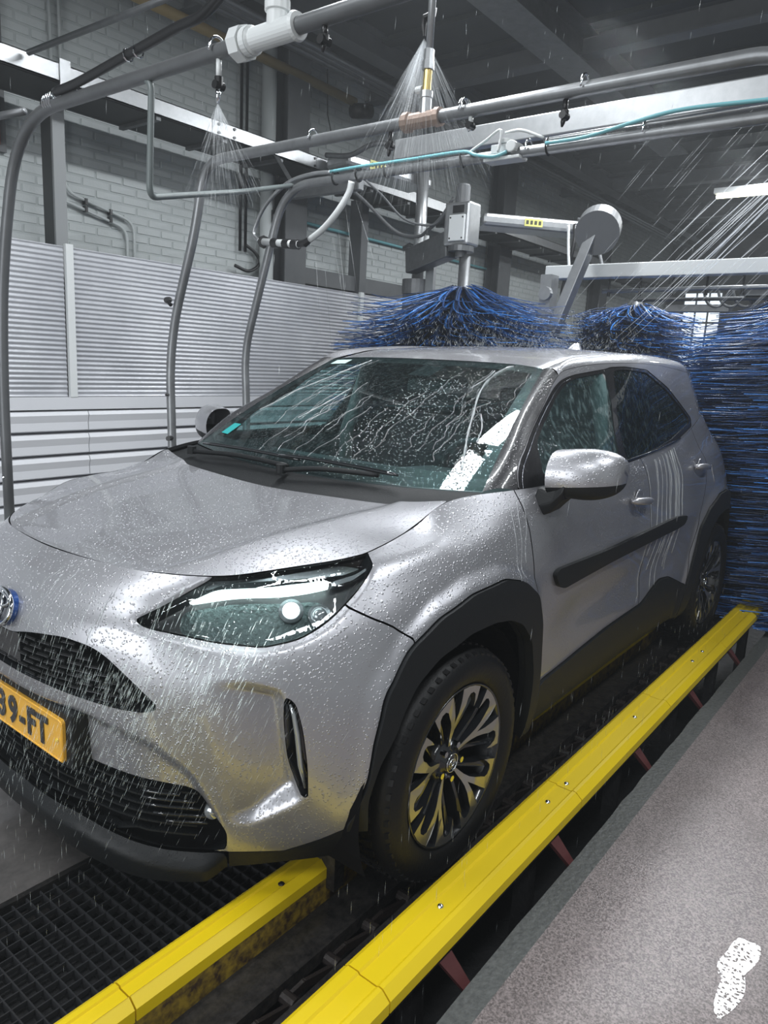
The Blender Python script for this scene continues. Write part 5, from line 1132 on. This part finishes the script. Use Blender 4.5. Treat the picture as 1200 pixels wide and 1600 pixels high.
dd = (Vector((-4.5,-.95,2.60))-Vector((-3.9,-1.62,2.62))).normalized(); nn_ = Vector((-dd.y, dd.x, 0)); nn_ = nn_ if nn_.x > 0 else -nn_
decal(Vector((-3.9,-1.62,2.62))+dd*.42+nn_*.152, nn_, dd, .15, .06, a2)
o = bevel(MB().box((-2.55,-2.45,2.60), (-2.49,-1.75,2.72)).bar((-2.52,-2.42,2.70), (-2.52,-2.615,2.93), .05, .012).build('gantry_plate', 'galv_dark'), .01); tag(o, 'grey steel cross plate hanging behind the bend of the farthest arch', 'plate')
ps = empty('brush_stand', (-3.7,-2.03,0), 'grey steel stand with an arm carrying the middle blue brush', 'stand')
MB().box((-3.78,-2.17,0), (-3.62,-2.0,2.10)).build('stand_foot', 'galv_dark', ps); MB().cyl((-3.7,-2.08,1.95), (-3.7,-2.08,3.15), .05, 18).build('stand_pole', 'galv', ps, smooth=True)
MB().cyl((-3.7,-2.08,2.02), (-3.7,-2.08,2.14), .13, 24).build('stand_collar', 'galv_dark', ps); MB().box((-3.69,-1.96,1.6), (-3.65,-1.88,2.35)).build('stand_plate', 'galv', ps)
bevel(MB().bar((-3.62,-2.10,2.28), (-3.40,-1.55,2.36), .12, .20).build('brush_arm', 'galv_dark', ps), .01)
MB().cyl((-3.6,-2.0,2.42), (-3.6,-2.0,2.50), .025, 10).cyl((-3.55,-1.9,2.40), (-3.55,-1.9,2.47), .02, 10).build('arm_valve', 'white_plastic', ps)
MB().tube([(-3.75,-2.28,2.42),(-3.72,-2.20,2.44),(-3.7,-2.1,2.40)], .018, 8).build('stand_hook', 'galv_dark', ps, smooth=True)
mo = empty('brush_motor', (-3.4,-1.47,2.30), 'white boxed gear motor above the middle blue brush', 'motor')
bevel(MB().box((-3.50,-1.59,2.34), (-3.33,-1.36,2.66)).build('motor_housing', 'galv', mo), .02); bevel(MB().box((-3.335,-1.53,2.37), (-3.31,-1.39,2.56)).build('motor_cover', 'white_plastic', mo), .006)
MB().box((-3.338,-1.51,2.575), (-3.325,-1.41,2.63)).build('motor_window', 'black_plastic', mo)
MB().tube([(-3.4,-1.475,2.66),(-3.4,-1.475,2.78),(-3.4,-1.475,2.79),(-3.4,-1.475,2.80)], [.055,.055,.05,.02], 20).build('motor_drum', 'drum_grey', mo)
MB().cyl((-3.4,-1.46,2.30), (-3.4,-1.46,2.34), .10, 20).cyl((-3.4,-1.46,2.26), (-3.4,-1.46,2.30), .045, 16).build('motor_flange', 'galv_dark', mo)
for y, z in ((-1.515,2.39),(-1.405,2.39),(-1.515,2.54),(-1.405,2.54)): MB().cyl((-3.31,y,z), (-3.305,y,z), .006, 8).build('cover_screw', 'black_plastic', mo)
def cable(name, pts, r, m, label): return tag(MB().tube(spline(pts, 8), r, 8).build(name, m, smooth=True), label, 'cable')
cable('power_cable', [(-3.40,-1.56,2.70),(-3.45,-1.70,2.58),(-3.5,-1.86,2.50),(-3.55,-2.0,2.47),(-3.5,-2.2,2.52),(-3.3,-2.4,2.75),(-3.0,-2.5,2.9)], .014, 'drum_grey', 'grey cable sagging from the brush motor to the stand')
cable('power_cable', [(-3.40,-1.60,2.62),(-3.45,-1.78,2.53),(-3.3,-1.95,2.56),(-3.1,-2.05,2.72),(-2.8,-2.1,2.85)], .010, 'drum_grey', 'thin grey cable looping left of the brush motor')
cable('wire_bundle', [(-2.9,-2.45,3.0),(-2.9,-2.2,2.97),(-2.9,-1.95,3.02),(-3.0,-1.7,2.99)], .02, 'galv_dark', 'bundle of grey wires beside the short gantry beam')
cable('hanging_cable', [(-4.3,-.95,2.62),(-4.25,-.92,2.45),(-4.3,-1.00,2.15),(-4.25,-.98,2.02),(-4.1,-.85,2.04),(-4.0,-.80,2.18)], .016, 'black_plastic', 'thick dark cable loop hanging right of the second gantry beam')
cable('hanging_cable', [(-4.3,-.93,2.66),(-4.3,-.78,2.60),(-4.25,-.70,2.40),(-4.2,-.62,2.22)], .013, 'drum_grey', 'thin dark cable arching from the second gantry beam to the crossbar')
cable('hanging_cable', [(-4.2,-.96,2.60),(-4.2,-.94,2.40),(-4.2,-.90,2.10),(-4.2,-.93,1.90)], .012, 'white_plastic', 'pale cable hanging straight behind the dark loops')
cb = empty('gantry_crossbar', (-4,.2,2.1), 'wide pale steel gantry crossbar above the right blue brush', 'beam')
bevel(MB().box((-4.06,-1.0,2.15), (-3.94,2.4,2.25)).build('crossbar_beam', 'white_plastic', cb), .006)
MB().cyl((-4.05,-.55,2.06), (-4.05,2.4,2.09), .016, 10).build('crossbar_pipe', 'galv', cb, smooth=True); MB().cyl((-4.15,-.30,2.0), (-4.15,2.4,2.02), .014, 10).build('crossbar_pipe', 'galv_dark', cb, smooth=True)
for i in range(9): y = -.5+i*.24; MB().cyl((-4.05,y,2.06), (-4.05,y,2.15), .008, 8).cyl((-4.05,y,2.02), (-4.05,y,2.06), .012, 8).build('crossbar_nozzle', 'black_plastic', cb)
for i in range(6): y = .15+i*.10; MB().tube(spline([(-4.2,y,2.10),(-4.2,y+.05,1.98),(-4.2,y+.14,1.96),(-4.2,y+.2,2.08)], 5), .010, 6).build('crossbar_hose', 'drum_grey', cb, smooth=True)
MB().box((-4.25,.45,2.02), (-4.1,.75,2.08)).box((-4.3,-.1,1.92), (-4.2,.35,1.97)).build('crossbar_bracket', 'galv_dark', cb)
dm = empty('swing_arm', (-3.6,-.7,1.6), 'pale diagonal steel arm with a round grey counterweight on top', 'arm')
bevel(MB().bar((-3.60,-.72,1.72), (-3.60,-.47,2.42), .10, .075, up=(0,1,0)).build('arm_beam', 'galv', dm), .006)
MB().cyl((-3.68,-.47,2.47), (-3.55,-.43,2.40), .155, 32).build('counterweight', 'drum_grey', dm, smooth=False); MB().cyl((-3.72,-.485,2.49), (-3.68,-.47,2.47), .12, 32).build('weight_plate', 'galv_dark', dm)
MB().box((-3.72,-.86,1.75), (-3.60,-.77,2.14)).cyl((-3.6,-.80,2.0), (-3.56,-.80,2.0), .05, 14).build('arm_hinge', 'galv', dm)
# ---- brushes of long blue strips
def brush(x, y, z0, z1, R, layers, per, droop, swirl, label, seed, core=.10, top_r=None, wind=0):
    rs = random.Random(seed); root = empty('wash_brush', (x, y, z0), label, 'brush')
    MB().cyl((x, y, 0), (x, y, top_r or z1+.04), min(core*.45, .045), 16).build('brush_shaft', 'galv_dark', root, smooth=True)
    MB().cyl((x, y, z0+.05), (x, y, z1-.01), core, 24).build('brush_core', 'bristle_c', root)
    for mi, mname in enumerate(('bristle_a', 'bristle_b', 'bristle_c')):
        mb = MB()
        for l in range(layers):
            zl = z1-(z1-z0)*(l+.3*rs.random())/layers
            for k in range(per):
                if rs.random() > (.45, .25, .30)[mi]: continue
                a = rs.randrange(26)*2*math.pi/26+l*.37+rs.gauss(0, .05); Rr = R*rs.uniform(.80, 1.02)*(1 if l > 2 else .9); dz = droop*rs.uniform(.6, 1.3); sw = swirl*rs.uniform(.7, 1.3); wv = rs.uniform(-.03, .03); pts = []; w = rs.uniform(.007, .019); bk = rs.uniform(-.02, .02)
                for j in range(8):
                    t = j/7; r = core*.8+(Rr-core*.8)*t; an = a+sw*t*t; z = zl-dz*(math.sin(t*math.pi/2)**1.3)+wv*math.sin(t*5+a)+wind*t*t
                    pts.append(Vector((x+r*math.cos(an), y+r*math.sin(an), max(z, .04))))
                V = []; 
                for j, p in enumerate(pts):
                    tg = (pts[min(j+1, 7)]-pts[max(j-1, 0)]).normalized(); s = tg.cross(Vector((0, 0, 1))).normalized(); n = s.cross(tg); ww = w*(1-.5*j/7); 
                    V += [p+s*ww, p+n*.004, p-s*ww]
                mb.add(V, [(3*j+q, 3*j+(q+1) % 3, 3*j+3+(q+1) % 3, 3*j+3+q) for j in range(7) for q in range(3)])
        raw('bristle_strips', mb.V, mb.F, mname, root, kind='stuff', smooth=True)
    return root
brush(-3.42, -1.43, .5, 2.03, 1.02, 20, 170, .22, .25, 'wide blue strip brush spreading behind the car roof under the motor', 1, top_r=2.27)
brush(-4.15, 1.38, .12, 2.13, 1.30, 50, 260, .42, -.6, 'big blue strip brush brushing the right rear side of the car', 2, core=.55)
brush(-4.9, -.58, .5, 2.02, .62, 22, 130, .12, .4, 'smaller blue strip brush standing farther back behind the car roof', 3)
# ---- ceiling lamp
tl = empty('tube_lamp', (-8.25,-.2,3.55), 'glowing yellowish fluorescent tube lamp under the far roof', 'lamp')
MB().box((-8.32,-1.0,3.63), (-8.18,1.4,3.69)).build('lamp_body', 'white_plastic', tl); MB().cyl((-8.25,-.98,3.60), (-8.25,1.38,3.60), .022, 12).build('lamp_tube', 'tube_glow', tl, smooth=True)
# ---- water in the air
def needles(name, gen, m, label=None, cat='water spray', parent=None):
    mb = MB()
    for p, q, w in gen:
        p, q = Vector(p), Vector(q); d = (q-p).normalized(); s = d.cross(Vector((.3, .5, .8))).normalized()*w; n = d.cross(s)
        mb.add([p, p.lerp(q, .5)+s, p.lerp(q, .5)-s*.5+n*.87, p.lerp(q, .5)-s*.5-n*.87, q], [(0,1,2),(0,2,3),(0,3,1),(4,2,1),(4,3,2),(4,1,3)])
    o = raw(name, mb.V, mb.F, m, parent, kind='stuff')
    return tag(o, label, cat)
rs = random.Random(11)
def fan(c, spread, L, n, lean=(0, 0, 0), seg=.12, w=.0016):
    out = []
    for i in range(n):
        a = rs.uniform(-1, 1); b = rs.uniform(-.25, .25); d = Vector((b+lean[0], a*spread+lean[1], -1+lean[2])).normalized()
        t0 = L*rs.random()**1.6*.9; t1 = t0+seg*rs.uniform(.5, 1.6)
        out.append((Vector(c)+d*t0, Vector(c)+d*t1, w*(.5+rs.random()*.9)*(1-.4*t0/L)))
    return out
needles('water_fan', fan((-.86,-.045,2.655), .62, .55, 1300, (0, .02, 0), .14, .0010), 'spray', 'fan of water spraying from the nozzle above the copper tee')
needles('water_fan', fan((0,-.206,2.215), .55, .30, 600, (-.1, 0, 0), .07, .0008), 'spray', 'fan of water spraying from the nozzle on the nearest arch')
needles('water_jet', [((-1.37,y,z), (-1.30+rs.uniform(-.1,.1),y+.16+.1*i*.2,z-rs.uniform(.45,.9)), .0018) for i, (y, z) in enumerate([(-1.08+.05*k, 2.08+.045*k) for k in range(6)])], 'spray', 'thin water jets falling from the curved white spray pipe')
jets = []
for i in range(16):
    a = (-3.0+rs.uniform(-.3,.3), 1.05+rs.uniform(-.1,.2), 2.95-rs.uniform(0,.35)); t = rs.uniform(.6, 1.25)
    jets.append((a, (a[0]-.1, a[1]-.95*t+rs.uniform(-.12,.12), a[2]-.95*t), .0035))
for i in range(120):
    a = Vector((-3.0+rs.uniform(-.6,.6), 1.0-rs.random()*.9, 2.9-rs.random()*.9)); jets.append((a, a+Vector((0,-.12,-.14))*rs.uniform(.5,1.6), .0022))
needles('water_jet', jets[:16], 'jet', 'long crisp water jets slanting over the right blue brush')
needles('water_jet', jets[16:], 'spray', 'short hazy water streaks around the long jets above the right blue brush')
dr_ = []
for i in range(2200):
    y = rs.gauss(.56, .13); z = rs.gauss(.69, .12); xf = .84-.9*max(y-.25, 0)**1.25; p = Vector((xf+.03+rs.random()*.30, y, z))
    if y < .05 or y > .85 or z > 1.0 or z < .3: continue
    L = rs.uniform(.015, .05); dr_.append((p, p+Vector((.012, -.32, -.60)).normalized()*L, .00032))
for i in range(250):
    p = Vector((rs.uniform(.90, 1.1), rs.uniform(-.3, .6), rs.uniform(.2, .7))); dr_.append((p, p+Vector((0, -.02, -1)).normalized()*rs.uniform(.015, .035), .0004))
needles('water_drops', dr_, 'drop', 'slanting drops lit up in front of the headlight')
dr_ = []
for i in range(420):
    p = Vector((rs.uniform(-3.5, .9), rs.uniform(-1.2, 1.3), rs.uniform(.2, 3.4)))
    if (p-Vector((1.638, 1.809, 1.436))).length < 1.1: continue
    if -3 < p.x < .85 and abs(p.y) < .9 and p.z < 1.6: continue
    L = rs.uniform(.02, .05); dr_.append((p, p+Vector((0, -.05, -1)).normalized()*L, .0005))
for i in range(260):
    p = Vector((rs.uniform(-2.9, .6), .93+rs.uniform(0, .15), rs.uniform(.0, .5))); L = rs.uniform(.02, .05); dr_.append((p, p+Vector((0, 0, -L)), .0004))
for i in range(1500):
    x = rs.uniform(-2.7, -1.1); y = rs.uniform(-.5, .5); z = 1.50+.05*(1-abs(x+1.9))+rs.random()**2*.16; dr_.append(((x, y, z), (x+rs.uniform(-.01,.01), y+rs.uniform(-.02,.02), z+.02), .0006))
needles('falling_drops', dr_, 'drop', 'fine falling drops all around the car')
def puddle(x, y, a, b, seed, label):
    r = random.Random(seed); n = 40; ph = [r.uniform(0, 6) for _ in range(4)]; V = []; 
    for k in range(n):
        t = 2*math.pi*k/n; q = 1+.25*math.sin(2*t+ph[0])+.18*math.sin(3*t+ph[1])+.12*math.sin(5*t+ph[2]); V.append((x+a*q*math.cos(t), y+b*q*math.sin(t)))
    V3 = [(u, v, .0012) for u, v in V]+[(u+(x-u)*-.02, v+(y-v)*-.02, .0) for u, v in V]
    tag(raw('puddle', V3, [tuple(range(n))]+[(i, i+n, (i+1) % n+n, (i+1) % n) for i in range(n)], 'puddle_water', origin=(x, y, 0)), label, 'puddle')
puddle(-.17, 1.59, .12, .042, 4, 'shiny puddle on the platform at the bottom right corner')
